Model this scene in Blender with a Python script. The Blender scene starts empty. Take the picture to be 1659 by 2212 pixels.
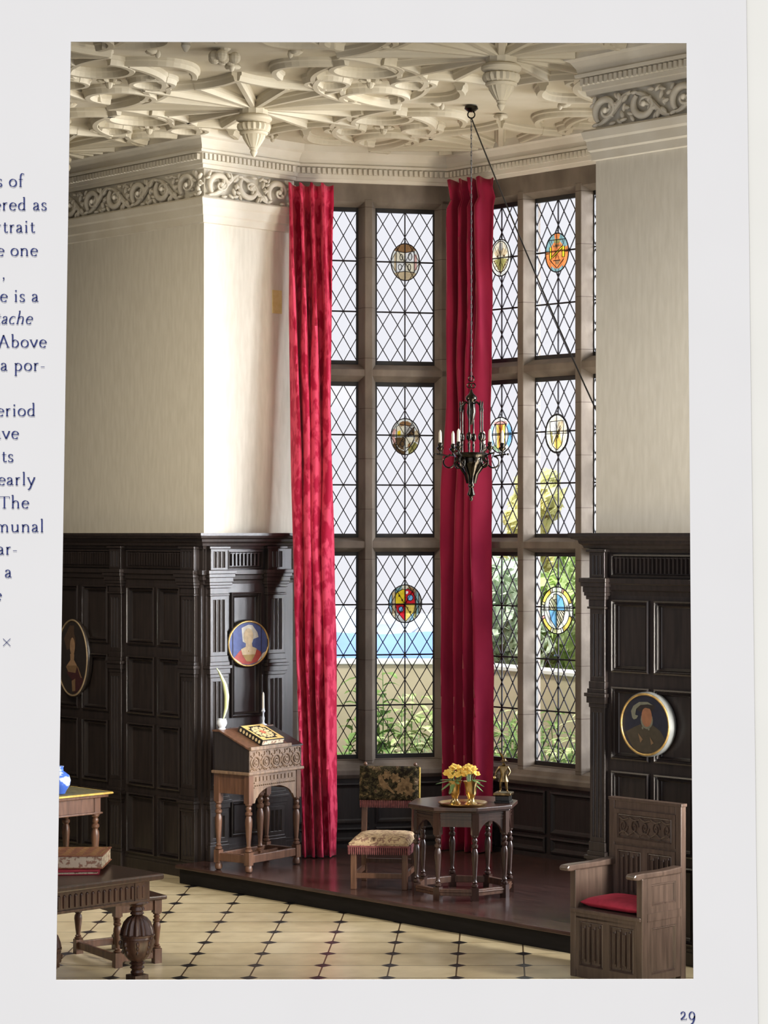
import bpy, bmesh, math, random
from mathutils import Vector, Matrix, noise

random.seed(7)
PI = math.pi
R2 = math.sqrt(0.5)
S = bpy.context.scene
COL = S.collection

# ------------------------------------------------------------------ camera
CAM_Z, FPX, CX, CY = 2.9, 4900.0, 1075.0, 1152.0
IMG_W, IMG_H = 1659.0, 2212.0
cd = bpy.data.cameras.new('camera')
cam = bpy.data.objects.new('camera', cd)
COL.objects.link(cam)
cam.location = (0, 0, CAM_Z)
cam.rotation_euler = (PI / 2, 0, 0)
cd.sensor_fit = 'AUTO'
cd.sensor_width = 36
cd.lens = FPX / IMG_H * 36
cd.shift_x = (IMG_W / 2 - CX) / IMG_H
cd.shift_y = (CY - IMG_H / 2) / IMG_H
cd.clip_end = 400
S.camera = cam

# ------------------------------------------------------------------ sky, exposure
w = bpy.data.worlds.new('sky')
S.world = w
w.use_nodes = True
bg = w.node_tree.nodes['Background']
bg.inputs[0].default_value = (0.93, 0.935, 1.0, 1)
bg.inputs[1].default_value = 1.0
S.view_settings.view_transform = 'Standard'
S.view_settings.look = 'None'
S.view_settings.exposure = 0
S.view_settings.gamma = 1
S.view_settings.use_curve_mapping = False

# frame of the hall: x along the bay wall (to the right and nearer), y out into the bay
A0 = Vector((-2.46, 19.0, 0))
def H(x, y, z=0):
    return Vector((A0.x + (x + y) * R2, A0.y + (-x + y) * R2, z))
ROT = -PI / 4

def area(name, loc, target, sx, sy, power, color, spread=PI):
    l = bpy.data.lights.new(name, 'AREA')
    l.shape = 'RECTANGLE'
    l.size, l.size_y = sx, sy
    l.energy = power
    l.color = color
    l.spread = spread
    o = bpy.data.objects.new(name, l)
    COL.objects.link(o)
    o.location = loc
    d = Vector(target) - Vector(loc)
    o.rotation_euler = d.to_track_quat('-Z', 'Y').to_euler()
    return o
# soft daylight from the right, outside the bay, shining in through its front window
area('bay_daylight', H(5.3, 4.7, 3.8), H(0.1, 0.5, 3.1), 3.4, 5.0, 600, (0.92, 0.96, 1.03), 1.35)
# added warm fill at the unseen right side of the bay, aimed at its ceiling
area('bay_side_fill', H(3.95, 1.35, 2.6), H(0.9, 0.7, 5.9), 0.9, 2.6, 26, (1.0, 0.88, 0.70), 1.5)
# hall window at the right, along the bay wall
area('hall_window_daylight', (3.15, 13.22, 3.0), (-2.5, 18.6, 2.4), 0.34, 3.6, 215, (1.0, 0.95, 0.86), 1.3)
# added unseen fill, high up at the left, that brightens the hall walls
area('hall_fill_left', (-4.5, 15.2, 5.7), (-2.2, 18.4, 1.9), 1.2, 0.8, 55, (1.0, 0.88, 0.68), 1.9)
# added unseen fill behind the page that brightens the ceiling
area('ceiling_wash', (1.6, 13.6, 4.6), (-1.0, 17.5, 6.4), 1.6, 0.5, 8, (1.0, 0.93, 0.8))
# high sun over the garden, behind the roof of the hall
sl = bpy.data.lights.new('sun', 'SUN')
sl.energy = 10.0
sl.angle = 0.09
sl.color = (1.0, 0.97, 0.92)
sun = bpy.data.objects.new('sun', sl)
COL.objects.link(sun)
sun.rotation_euler = (-Vector((-0.12, -0.42, 1.65))).to_track_quat('-Z', 'Y').to_euler()

# ------------------------------------------------------------------ mesh builder
class MB:
    def __init__(s):
        s.v, s.f, s.m = [], [], []
    def add(s, vs, fs, mi=0):
        b = len(s.v)
        s.v += [tuple(q) for q in vs]
        s.f += [tuple(b + i for i in f) for f in fs]
        s.m += [mi] * len(fs)
        return s
    def box(s, x0, x1, y0, y1, z0, z1, mi=0):
        vs = [(x, y, z) for z in (z0, z1) for y in (y0, y1) for x in (x0, x1)]
        return s.add(vs, [(0, 2, 3, 1), (4, 5, 7, 6), (0, 1, 5, 4), (2, 6, 7, 3), (0, 4, 6, 2), (1, 3, 7, 5)], mi)
    def obox(s, p, q, wid, hei, up=(0, 0, 1), mi=0):
        """bar from p to q with a rectangular section"""
        p, q = Vector(p), Vector(q)
        d = (q - p).normalized()
        u = Vector(up)
        if abs(d.dot(u)) > 0.98: u = Vector((1, 0, 0))
        a = d.cross(u).normalized() * wid / 2
        b = a.cross(d).normalized() * hei / 2
        vs = [p - a - b, p + a - b, p + a + b, p - a + b, q - a - b, q + a - b, q + a + b, q - a + b]
        return s.add(vs, [(0, 3, 2, 1), (4, 5, 6, 7), (0, 1, 5, 4), (1, 2, 6, 5), (2, 3, 7, 6), (3, 0, 4, 7)], mi)
    def prism(s, poly, z0, z1, mi=0, axis='z'):
        """extrude a 2-D polygon; axis z: (x,y), axis y: (x,z), axis x: (y,z)"""
        n = len(poly)
        def P(a, b, c):
            return (a, b, c) if axis == 'z' else ((a, c, b) if axis == 'y' else (c, a, b))
        vs = [P(a, b, z0) for a, b in poly] + [P(a, b, z1) for a, b in poly]
        fs = [tuple(range(n))[::-1], tuple(range(n, 2 * n))]
        fs += [(i, (i + 1) % n, n + (i + 1) % n, n + i) for i in range(n)]
        return s.add(vs, fs, mi)
    def lathe(s, prof, n=20, c=(0, 0, 0), sx=1, sy=1, mi=0, lobes=0, amp=0):
        vs, fs = [], []
        for r, z in prof:
            for k in range(n):
                a = 2 * PI * k / n
                rr = r * (1 + amp * abs(math.cos(lobes * a / 2)) - amp) if lobes else r
                vs.append((c[0] + rr * sx * math.cos(a), c[1] + rr * sy * math.sin(a), c[2] + z))
        for i in range(len(prof) - 1):
            for k in range(n):
                k2 = (k + 1) % n
                fs.append((i * n + k, i * n + k2, (i + 1) * n + k2, (i + 1) * n + k))
        fs.append(tuple(range(n))[::-1])
        fs.append(tuple(range((len(prof) - 1) * n, len(prof) * n)))
        return s.add(vs, fs, mi)
    def tube(s, path, r, n=8, mi=0, flat=None, closed=False):
        path = [Vector(p) for p in path]
        N = len(path)
        if N < 2: return s
        rs = r if isinstance(r, (list, tuple)) else [r] * N
        vs, fs = [], []
        ref = None
        for i, p in enumerate(path):
            a = path[(i - 1) % N] if (closed or i > 0) else path[i]
            b = path[(i + 1) % N] if (closed or i < N - 1) else path[i]
            d = (b - a)
            if d.length < 1e-9: d = Vector((0, 0, 1))
            d.normalize()
            if ref is None:
                ref = Vector((0, 0, 1)) if abs(d.z) < 0.9 else Vector((0, 1, 0))
            u = (ref - d * ref.dot(d))
            if u.length < 1e-6: u = d.orthogonal()
            u.normalize()
            ref = u
            v = d.cross(u)
            for k in range(n):
                t = 2 * PI * k / n
                vs.append(p + (u * math.cos(t) + v * math.sin(t)) * rs[i])
        M = N if closed else N - 1
        for i in range(M):
            j = (i + 1) % N
            for k in range(n):
                k2 = (k + 1) % n
                fs.append((i * n + k, i * n + k2, j * n + k2, j * n + k))
        if not closed:
            fs.append(tuple(range(n))[::-1])
            fs.append(tuple(range((N - 1) * n, N * n)))
        return s.add(vs, fs, mi)
    def ellipsoid(s, c, rx, ry, rz, rot=None, nu=10, nv=6, mi=0):
        vs, fs = [], []
        M = rot if rot else Matrix.Identity(3)
        for i in range(nv + 1):
            t = PI * i / nv
            for k in range(nu):
                a = 2 * PI * k / nu
                q = M @ Vector((rx * math.sin(t) * math.cos(a), ry * math.sin(t) * math.sin(a), rz * math.cos(t)))
                vs.append(q + Vector(c))
        for i in range(nv):
            for k in range(nu):
                k2 = (k + 1) % nu
                fs.append((i * nu + k, (i + 1) * nu + k, (i + 1) * nu + k2, i * nu + k2))
        return s.add(vs, fs, mi)
    def molding(s, path, prof, closed=False, mi=0):
        """sweep (offset, z) along a plan path, offset to the right hand side, mitred"""
        P = [Vector((p[0], p[1])) for p in path]
        n = len(P)
        offs = []
        for i in range(n):
            d0 = (P[i] - P[i - 1]).normalized() if (i > 0 or closed) else None
            d1 = (P[(i + 1) % n] - P[i]).normalized() if (i < n - 1 or closed) else None
            if d0 is None: d0 = d1
            if d1 is None: d1 = d0
            n0, n1 = Vector((d0.y, -d0.x)), Vector((d1.y, -d1.x))
            m = (n0 + n1).normalized()
            offs.append(m / max(0.3, m.dot(n0)))
        k = len(prof)
        vs = []
        for p, o in zip(P, offs):
            for (q, z) in prof:
                vs.append((p.x + o.x * q, p.y + o.y * q, z))
        fs = []
        for i in range(n if closed else n - 1):
            j = (i + 1) % n
            for t in range(k - 1):
                fs.append((i * k + t, j * k + t, j * k + t + 1, i * k + t + 1))
        if not closed:
            fs.append(tuple(range(k))[::-1])
            fs.append(tuple(range((n - 1) * k, n * k)))
        return s.add(vs, fs, mi)
    def ring(s, x0, x1, z0, z1, steps, mi=0, fill=False):
        """picture-frame moulding in the xz plane, steps of (inset, y)"""
        vs, fs = [], []
        for ins, y in steps:
            vs += [(x0 + ins, y, z0 + ins), (x1 - ins, y, z0 + ins), (x1 - ins, y, z1 - ins), (x0 + ins, y, z1 - ins)]
        for i in range(len(steps) - 1):
            for k in range(4):
                k2 = (k + 1) % 4
                fs.append((i * 4 + k, i * 4 + k2, (i + 1) * 4 + k2, (i + 1) * 4 + k))
        if fill:
            b = (len(steps) - 1) * 4
            fs.append((b, b + 1, b + 2, b + 3))
        return s.add(vs, fs, mi)
    def xform(s, M, start=0):
        s.v[start:] = [tuple(M @ Vector(q)) for q in s.v[start:]]
        return s
    def build(s, name, mat, parent=None, smooth=None, bevel=0, loc=None, rot=None):
        me = bpy.data.meshes.new(name)
        me.from_pydata(s.v, [], s.f)
        mats = mat if isinstance(mat, (list, tuple)) else [mat]
        for q in mats: me.materials.append(q)
        if len(mats) > 1:
            me.polygons.foreach_set('material_index', s.m)
        bm = bmesh.new(); bm.from_mesh(me)
        bmesh.ops.recalc_face_normals(bm, faces=bm.faces)
        bm.to_mesh(me); bm.free()
        if smooth:
            me.polygons.foreach_set('use_smooth', [True] * len(me.polygons))
            me.set_sharp_from_angle(angle=math.radians(smooth))
        me.update()
        o = bpy.data.objects.new(name, me)
        COL.objects.link(o)
        if parent: o.parent = parent
        if loc is not None: o.location = loc
        if rot is not None: o.rotation_euler = (0, 0, rot) if not isinstance(rot, (tuple, list)) else rot
        if bevel:
            b = o.modifiers.new('bevel', 'BEVEL')
            b.width = bevel; b.segments = 2; b.limit_method = 'ANGLE'; b.angle_limit = math.radians(40)
        return o

def tag(o, label=None, cat=None, group=None, kind=None):
    if label: o['label'] = label
    if cat: o['category'] = cat
    if group: o['group'] = group
    if kind: o['kind'] = kind
    return o
def empty(name, loc=(0, 0, 0), rz=0, label=None, cat=None, group=None, kind=None):
    o = bpy.data.objects.new(name, None)
    COL.objects.link(o)
    o.empty_display_size = 0.1
    o.location = loc
    o.rotation_euler = (0, 0, rz)
    return tag(o, label, cat, group, kind)

# ------------------------------------------------------------------ materials
def newmat(name):
    m = bpy.data.materials.new(name)
    m.use_nodes = True
    nt = m.node_tree
    return m, nt, nt.nodes['Principled BSDF']
def ramp(nt, src, stops):
    r = nt.nodes.new('ShaderNodeValToRGB')
    e = r.color_ramp.elements
    while len(e) < len(stops): e.new(0.5)
    for q, (p, c) in zip(e, stops):
        q.position = p
        q.color = (*c, 1)
    nt.links.new(src, r.inputs[0])
    return r.outputs[0]
def tex(nt, scale, detail=4, sc3=(1, 1, 1), kind='noise', coord='Object'):
    tc = nt.nodes.new('ShaderNodeTexCoord')
    mp = nt.nodes.new('ShaderNodeMapping')
    mp.inputs['Scale'].default_value = sc3
    nt.links.new(tc.outputs[coord], mp.inputs[0])
    if kind == 'noise':
        t = nt.nodes.new('ShaderNodeTexNoise')
        t.inputs['Scale'].default_value = scale
        t.inputs['Detail'].default_value = detail
        nt.links.new(mp.outputs[0], t.inputs['Vector'])
        return t.outputs['Fac']
    t = nt.nodes.new('ShaderNodeTexVoronoi')
    t.inputs['Scale'].default_value = scale
    nt.links.new(mp.outputs[0], t.inputs['Vector'])
    return t.outputs['Distance']
def bump(nt, bsdf, src, strength=0.2, dist=0.01):
    b = nt.nodes.new('ShaderNodeBump')
    b.inputs['Strength'].default_value = strength
    b.inputs['Distance'].default_value = dist
    nt.links.new(src, b.inputs['Height'])
    nt.links.new(b.outputs[0], bsdf.inputs['Normal'])
def mat(name, c, rough=0.6, c2=None, scale=6, sc3=(1, 1, 1), metal=0, bmp=0, bdist=0.01, lo=0.35, hi=0.65, spec=0.5, bscale=None, coat=0):
    m, nt, b = newmat(name)
    b.inputs['Roughness'].default_value = rough
    b.inputs['Metallic'].default_value = metal
    b.inputs['Specular IOR Level'].default_value = spec
    if coat:
        b.inputs['Coat Weight'].default_value = coat
        b.inputs['Coat Roughness'].default_value = 0.12
    c2 = c2 or tuple(q * 0.86 for q in c)
    f = tex(nt, scale, 5, sc3)
    nt.links.new(ramp(nt, f, [(lo, c2), (hi, c)]), b.inputs['Base Color'])
    if bmp:
        f2 = tex(nt, bscale or scale * 4, 4, sc3)
        bump(nt, b, f2, bmp, bdist)
    return m
def wood(name, c1, c2, rough=0.38, sc3=(14, 14, 1.2), scale=3.0, bmp=0.15, spec=0.5, coat=0.0):
    return mat(name, c1, rough, c2, scale, sc3, bmp=bmp, bdist=0.004, lo=0.3, hi=0.7, spec=spec, coat=coat)

M = {}
M['paper'] = mat('white_paper', (0.472, 0.470, 0.467), 0.8, (0.466, 0.464, 0.461), 2, spec=0.1)
M['paper_cream'] = mat('cream_paper', (0.50, 0.497, 0.465), 0.8, (0.49, 0.487, 0.455), 2, spec=0.1)
M['ink'] = mat('navy_ink', (0.022, 0.03, 0.10), 0.7, (0.03, 0.04, 0.13), 30, spec=0.1)
M['plaster'] = mat('cream_wall_plaster', (0.70, 0.66, 0.57), 0.85, (0.64, 0.60, 0.51), 5, (6, 6, 1), bmp=0.12, bdist=0.004, bscale=60, spec=0.2)
M['stucco'] = mat('cream_moulded_plaster', (0.72, 0.68, 0.59), 0.75, (0.64, 0.59, 0.49), 3, bmp=0.05, bdist=0.004, spec=0.25)
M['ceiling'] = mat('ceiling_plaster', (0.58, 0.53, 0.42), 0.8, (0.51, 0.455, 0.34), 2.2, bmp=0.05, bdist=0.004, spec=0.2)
def stone():
    m = mat('buff_window_stone', (0.215, 0.178, 0.142), 0.7, (0.135, 0.11, 0.086), 5, (1, 1, 0.5), bmp=0.2, bdist=0.004, spec=0.25, bscale=40)
    nt = m.node_tree
    N, L = nt.nodes, nt.links
    b = N['Principled BSDF']
    old = b.inputs['Base Color'].links[0].from_socket
    tc = N.new('ShaderNodeTexCoord'); sp = N.new('ShaderNodeSeparateXYZ')
    L.new(tc.outputs['Object'], sp.inputs[0])
    def mth(op, a, v):
        q = N.new('ShaderNodeMath'); q.operation = op
        L.new(a, q.inputs[0]); q.inputs[1].default_value = v
        return q.outputs[0]
    f = mth('FRACT', mth('DIVIDE', mth('SUBTRACT', sp.outputs[2], 1.35), 0.44), 0)
    j = mth('LESS_THAN', f, 0.012)
    q = N.new('ShaderNodeMix'); q.data_type = 'RGBA'
    L.new(j, q.inputs[0]); L.new(old, q.inputs[6]); q.inputs[7].default_value = (0.075, 0.055, 0.042, 1)
    L.new(q.outputs[2], b.inputs['Base Color'])
    return m
M['stone'] = stone()
M['iron'] = mat('black_iron', (0.012, 0.012, 0.013), 0.5, (0.02, 0.018, 0.016), 12)
M['lead'] = mat('grey_lead', (0.022, 0.02, 0.024), 0.8, (0.035, 0.032, 0.036), 20, spec=0.15)
M['oak'] = wood('dark_oak_panelling', (0.042, 0.031, 0.028), (0.021, 0.016, 0.015), 0.32, bmp=0.04, spec=0.62)
M['oak_plain'] = wood('plain_dark_oak', (0.03, 0.024, 0.023), (0.018, 0.015, 0.014), 0.45)
M['oak_furn'] = wood('brown_oak', (0.17, 0.083, 0.048), (0.075, 0.034, 0.02), 0.33, spec=0.55)
M['oak_table'] = wood('dark_turned_oak', (0.105, 0.052, 0.036), (0.045, 0.021, 0.015), 0.26, spec=0.7)
M['oak_carved'] = wood('carved_oak', (0.27, 0.175, 0.11), (0.13, 0.08, 0.05), 0.42, spec=0.5)
M['oak_deep'] = wood('deep_brown_oak', (0.068, 0.032, 0.022), (0.032, 0.015, 0.011), 0.28, spec=0.7)
M['oak_dark'] = wood('blackened_oak', (0.03, 0.023, 0.02), (0.015, 0.011, 0.01), 0.36)
M['oak_chair'] = wood('grey_brown_oak', (0.115, 0.078, 0.062), (0.06, 0.04, 0.032), 0.3, spec=0.8)
M['brass'] = mat('polished_brass', (0.80, 0.58, 0.27), 0.25, (0.62, 0.42, 0.17), 8, metal=1)
M['bronze'] = mat('gilt_bronze', (0.34, 0.24, 0.11), 0.32, (0.09, 0.06, 0.03), 22, metal=1)
M['chandelier'] = mat('dark_patinated_metal', (0.065, 0.058, 0.047), 0.22, (0.018, 0.016, 0.014), 18, metal=1)
M['gold'] = mat('gilded_wood', (0.72, 0.50, 0.20), 0.35, (0.5, 0.32, 0.11), 20, metal=0.7)
M['candle'] = mat('white_wax', (0.85, 0.82, 0.74), 0.5, (0.8, 0.76, 0.66), 8)
M['china_white'] = mat('white_china', (0.78, 0.82, 0.88), 0.15, (0.70, 0.76, 0.86), 6)
M['china_blue'] = mat('blue_and_white_china', (0.06, 0.14, 0.55), 0.15, (0.55, 0.65, 0.85), 14, lo=0.45, hi=0.52)
M['quill'] = mat('pale_green_feather', (0.62, 0.72, 0.30), 0.7, (0.72, 0.78, 0.45), 20)
M['flower'] = mat('yellow_petals', (0.92, 0.68, 0.16), 0.6, (0.85, 0.50, 0.06), 40)
M['leaf'] = mat('green_leaf', (0.10, 0.22, 0.06), 0.45, (0.20, 0.32, 0.12), 20)
M['skin'] = mat('painted_skin', (0.75, 0.60, 0.40), 0.6)
M['black'] = mat('black_lacquer', (0.013, 0.012, 0.011), 0.25, (0.02, 0.018, 0.016), 10)
M['red_cloth'] = mat('crimson_cloth', (0.42, 0.02, 0.055), 0.75, (0.30, 0.012, 0.035), 14)
M['fringe'] = mat('rose_fringe', (0.26, 0.09, 0.085), 0.85, (0.16, 0.04, 0.045), 40)
M['tape'] = mat('yellowed_paper', (0.72, 0.60, 0.28), 0.8, (0.66, 0.53, 0.22), 20)

# red cut velvet: a damask of lighter raised pile on a deep ground
def velvet(name, deep, pile, s=9, lo=0.44, hi=0.56, sheen=0.35, tint=(1, 0.35, 0.4, 1)):
    m, nt, b = newmat(name)
    b.inputs['Roughness'].default_value = 0.8
    b.inputs['Specular IOR Level'].default_value = 0.15
    b.inputs['Sheen Weight'].default_value = sheen
    b.inputs['Sheen Roughness'].default_value = 0.4
    b.inputs['Sheen Tint'].default_value = tint
    f = tex(nt, s, 3, (1, 1, 0.55))
    nt.links.new(ramp(nt, f, [(lo, deep), (hi, pile)]), b.inputs['Base Color'])
    bump(nt, b, f, 0.35, 0.012)
    return m
M['velvet'] = velvet('crimson_cut_velvet', (0.43, 0.011, 0.048), (0.70, 0.065, 0.13), 15, .44, .56)
M['velvet_shaded'] = velvet('shaded_crimson_velvet', (0.23, 0.008, 0.036), (0.31, 0.016, 0.050), 5, 0.3, 0.8, 0.7, (1.0, 0.36, 0.34, 1))  # right curtain: its shade and orange-lit folds are put into colour and sheen

# tapestry
def tapestry(name, cols, s=22):
    m, nt, b = newmat(name)
    b.inputs['Roughness'].default_value = 0.95
    b.inputs['Specular IOR Level'].default_value = 0.1
    f = tex(nt, s, 3)
    n = len(cols)
    nt.links.new(ramp(nt, f, [(0.3 + 0.42 * i / (n - 1), c) for i, c in enumerate(cols)]), b.inputs['Base Color'])
    bump(nt, b, f, 0.3, 0.006)
    return m
M['tapestry'] = tapestry('floral_tapestry', [(0.008, 0.007, 0.006), (0.02, 0.015, 0.01), (0.015, 0.012, 0.009), (0.06, 0.05, 0.025), (0.012, 0.01, 0.008), (0.16, 0.12, 0.06), (0.05, 0.02, 0.018), (0.28, 0.21, 0.12)], 26)
M['tapestry_seat'] = tapestry('pale_needlework', [(0.12, 0.07, 0.05), (0.45, 0.32, 0.2), (0.6, 0.46, 0.28), (0.2, 0.1, 0.08), (0.55, 0.42, 0.26)])
M['tap_bird'] = mat('tapestry_bird_wool', (0.24, 0.15, 0.07), 0.9, (0.12, 0.07, 0.03), 30)
M['leather'] = mat('tan_tooled_leather', (0.27, 0.095, 0.05), 0.5, (0.37, 0.15, 0.075), 40, lo=0.45, hi=0.55, bmp=0.3, bdist=0.003)
M['gauffered'] = mat('gauffered_page_edges', (0.75, 0.66, 0.48), 0.6, (0.38, 0.22, 0.14), 45, lo=0.42, hi=0.5)
M['tablecloth'] = mat('olive_woven_cloth', (0.17, 0.15, 0.075), 0.9, (0.10, 0.085, 0.04), 30, bmp=0.3)
M['gold_braid'] = mat('gold_braid', (0.62, 0.44, 0.10), 0.6, (0.45, 0.3, 0.06), 50)
M['book_dark'] = mat('black_book_binding', (0.02, 0.017, 0.015), 0.5)
M['book_gold'] = mat('gold_embroidery', (0.80, 0.56, 0.20), 0.6, (0.68, 0.45, 0.16), 50)
M['book_cream'] = mat('cream_embroidery', (0.82, 0.68, 0.38), 0.6, (0.70, 0.52, 0.25), 50)
M['book_red'] = mat('coral_embroidery', (0.72, 0.2, 0.11), 0.6)

# wooden dais, polished boards
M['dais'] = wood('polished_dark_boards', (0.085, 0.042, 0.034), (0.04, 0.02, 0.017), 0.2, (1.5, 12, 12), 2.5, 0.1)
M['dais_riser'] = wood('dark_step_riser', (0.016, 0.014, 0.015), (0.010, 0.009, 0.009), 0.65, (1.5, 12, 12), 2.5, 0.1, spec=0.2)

# pavement: cream flags with small black lozenges at the corners
def pavement():
    m, nt, b = newmat('cream_and_black_pavement')
    N, L = nt.nodes, nt.links
    tc = N.new('ShaderNodeTexCoord')
    sep = N.new('ShaderNodeSeparateXYZ')
    L.new(tc.outputs['Object'], sep.inputs[0])
    def mth(op, a, bb=None):
        q = N.new('ShaderNodeMath'); q.operation = op
        for i, v in enumerate((a, bb)):
            if v is None: continue
            if isinstance(v, (int, float)): q.inputs[i].default_value = v
            else: L.new(v, q.inputs[i])
        return q.outputs[0]
    def dist(src, off, p):
        t = mth('DIVIDE', mth('SUBTRACT', src, off), p)
        fr = mth('ABSOLUTE', mth('SUBTRACT', mth('FRACT', mth('ADD', t, 0.5)), 0.5))
        return mth('MULTIPLY', fr, p), mth('FLOOR', t)
    ux, cx = dist(sep.outputs[0], -1.173, 0.45)
    uy, cy = dist(sep.outputs[1], 14.80, 0.425)
    loz = mth('LESS_THAN', mth('ADD', ux, uy), 0.066)
    gro = mth('MAXIMUM', mth('LESS_THAN', ux, 0.0055), mth('LESS_THAN', uy, 0.005))
    cmb = N.new('ShaderNodeCombineXYZ')
    L.new(cx, cmb.inputs[0]); L.new(cy, cmb.inputs[1])
    wn = N.new('ShaderNodeTexWhiteNoise'); wn.noise_dimensions = '2D'
    L.new(cmb.outputs[0], wn.inputs['Vector'])
    f = tex(nt, 5, 5)
    base = ramp(nt, f, [(0.3, (0.60, 0.50, 0.315)), (0.7, (0.78, 0.67, 0.45))])
    tint = ramp(nt, wn.outputs['Value'], [(0.0, (0.86, 0.84, 0.80)), (1.0, (1.0, 1.0, 1.0))])
    def mix(fac, a, bb, mode='MIX'):
        q = N.new('ShaderNodeMix'); q.data_type = 'RGBA'; q.blend_type = mode
        if isinstance(fac, (int, float)): q.inputs[0].default_value = fac
        else: L.new(fac, q.inputs[0])
        for i, v in ((6, a), (7, bb)):
            if isinstance(v, tuple): q.inputs[i].default_value = (*v, 1)
            else: L.new(v, q.inputs[i])
        return q.outputs[2]
    c = mix(1.0, base, tint, 'MULTIPLY')
    c = mix(gro, c, (0.10, 0.065, 0.035))
    c = mix(loz, c, (0.022, 0.02, 0.022))
    L.new(c, b.inputs['Base Color'])
    b.inputs['Roughness'].default_value = 0.28
    b.inputs['Specular IOR Level'].default_value = 0.4
    return m
M['pavement'] = pavement()

# leaves: half of the light passes through them
def foliage(name, c, c2, scale=8):
    m = bpy.data.materials.new(name)
    m.use_nodes = True
    nt = m.node_tree
    nt.nodes.clear()
    o = nt.nodes.new('ShaderNodeOutputMaterial')
    d = nt.nodes.new('ShaderNodeBsdfDiffuse')
    t = nt.nodes.new('ShaderNodeBsdfTranslucent')
    col = ramp(nt, tex(nt, scale, 3), [(0.35, c2), (0.65, c)])
    nt.links.new(col, d.inputs[0])
    nt.links.new(col, t.inputs[0])
    mx = nt.nodes.new('ShaderNodeMixShader')
    mx.inputs[0].default_value = 0.45
    nt.links.new(d.outputs[0], mx.inputs[1])
    nt.links.new(t.outputs[0], mx.inputs[2])
    nt.links.new(mx.outputs[0], o.inputs[0])
    return m
# glass, clear and coloured: lets the daylight through in its colour
def glass(name, c, gloss=0.04, var=None, milk=0.0):
    m = bpy.data.materials.new(name)
    m.use_nodes = True
    nt = m.node_tree
    nt.nodes.clear()
    o = nt.nodes.new('ShaderNodeOutputMaterial')
    t = nt.nodes.new('ShaderNodeBsdfTransparent')
    t.inputs[0].default_value = (*c, 1)
    if var:
        f = tex(nt, 30, 3)
        nt.links.new(ramp(nt, f, [(0.38, var), (0.62, c)]), t.inputs[0])
    g = nt.nodes.new('ShaderNodeBsdfGlossy')
    g.inputs['Roughness'].default_value = 0.08
    mx = nt.nodes.new('ShaderNodeMixShader')
    mx.inputs[0].default_value = gloss
    src = t.outputs[0]
    if milk:
        tr = nt.nodes.new('ShaderNodeBsdfTranslucent')
        tr.inputs[0].default_value = (*c, 1)
        m2 = nt.nodes.new('ShaderNodeMixShader')
        m2.inputs[0].default_value = milk
        nt.links.new(src, m2.inputs[1])
        nt.links.new(tr.outputs[0], m2.inputs[2])
        src = m2.outputs[0]
    nt.links.new(src, mx.inputs[1])
    nt.links.new(g.outputs[0], mx.inputs[2])
    nt.links.new(mx.outputs[0], o.inputs[0])
    return m
M['glass'] = glass('clear_leaded_glass', (0.985, 0.985, 0.985), 0.02)
GL = dict(red=(0.62, 0.02, 0.03), yellow=(0.85, 0.62, 0.03), gold=(0.9, 0.66, 0.14), blue=(0.22, 0.52, 0.85), sky=(0.45, 0.72, 0.88),
          brown=(0.32, 0.17, 0.07), tan=(0.62, 0.48, 0.28), cream=(0.88, 0.80, 0.58), white=(0.93, 0.92, 0.86), pale=(0.90, 0.90, 0.80),
          orange=(0.85, 0.26, 0.07), teal=(0.22, 0.38, 0.38), olive=(0.36, 0.32, 0.10), grey=(0.45, 0.42, 0.36), umber=(0.12, 0.07, 0.03),
          pink=(0.8, 0.45, 0.38), green=(0.35, 0.5, 0.3))
for k, c in GL.items():
    M['g_' + k] = glass(k + '_stained_glass', c, 0.03, tuple(q * 0.72 for q in c), 0.3)
# ------------------------------------------------------------------ the printed page around the hall
PY = 12.6
PS = PY / FPX
def PG(u, v, y=PY):
    return ((u - CX) * PS, y, CAM_Z + (CY - v) * PS)
page = empty('book_page', PG(800, 2300), 0, 'white printed page around the hall, navy lines of type down its left margin', 'page')
def page_child(mb, name, m):
    o = mb.build(name, m, page)
    o.matrix_parent_inverse = Matrix.Translation(page.location).inverted()
    return o
outer = [(-180, -100), (1611, -100), (1639, 2320), (-180, 2320)]
inner = [(153, 90), (1483, 93), (1498, 2115), (121, 2117)]
mb = MB()
vs = [PG(*q) for q in outer] + [PG(*q) for q in inner] + [PG(*q, PY + .006) for q in outer] + [PG(*q, PY + .006) for q in inner]
fs = []
for i in range(4):
    j = (i + 1) % 4
    fs += [(i, j, 4 + j, 4 + i), (8 + i, 12 + i, 12 + j, 8 + j), (4 + i, 4 + j, 12 + j, 12 + i), (i, 8 + i, 8 + j, j)]
mb.add(vs, fs)
page_child(mb, 'sheet', M['paper'])

under = MB()
o_ = [PG(1530, -110, PY + .010), PG(1820, -110, PY + .010), PG(1820, 2330, PY + .010), PG(1530, 2330, PY + .010)]
under.add(o_ + [(a, b + .006, c) for a, b, c in o_], [(0, 1, 2, 3), (4, 7, 6, 5), (0, 4, 5, 1), (1, 5, 6, 2), (2, 6, 7, 3), (3, 7, 4, 0)])
tag(under.build('book_page', M['paper_cream']), 'cream strip of a further blank page showing past the right edge of the printed page', 'page')

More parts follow.
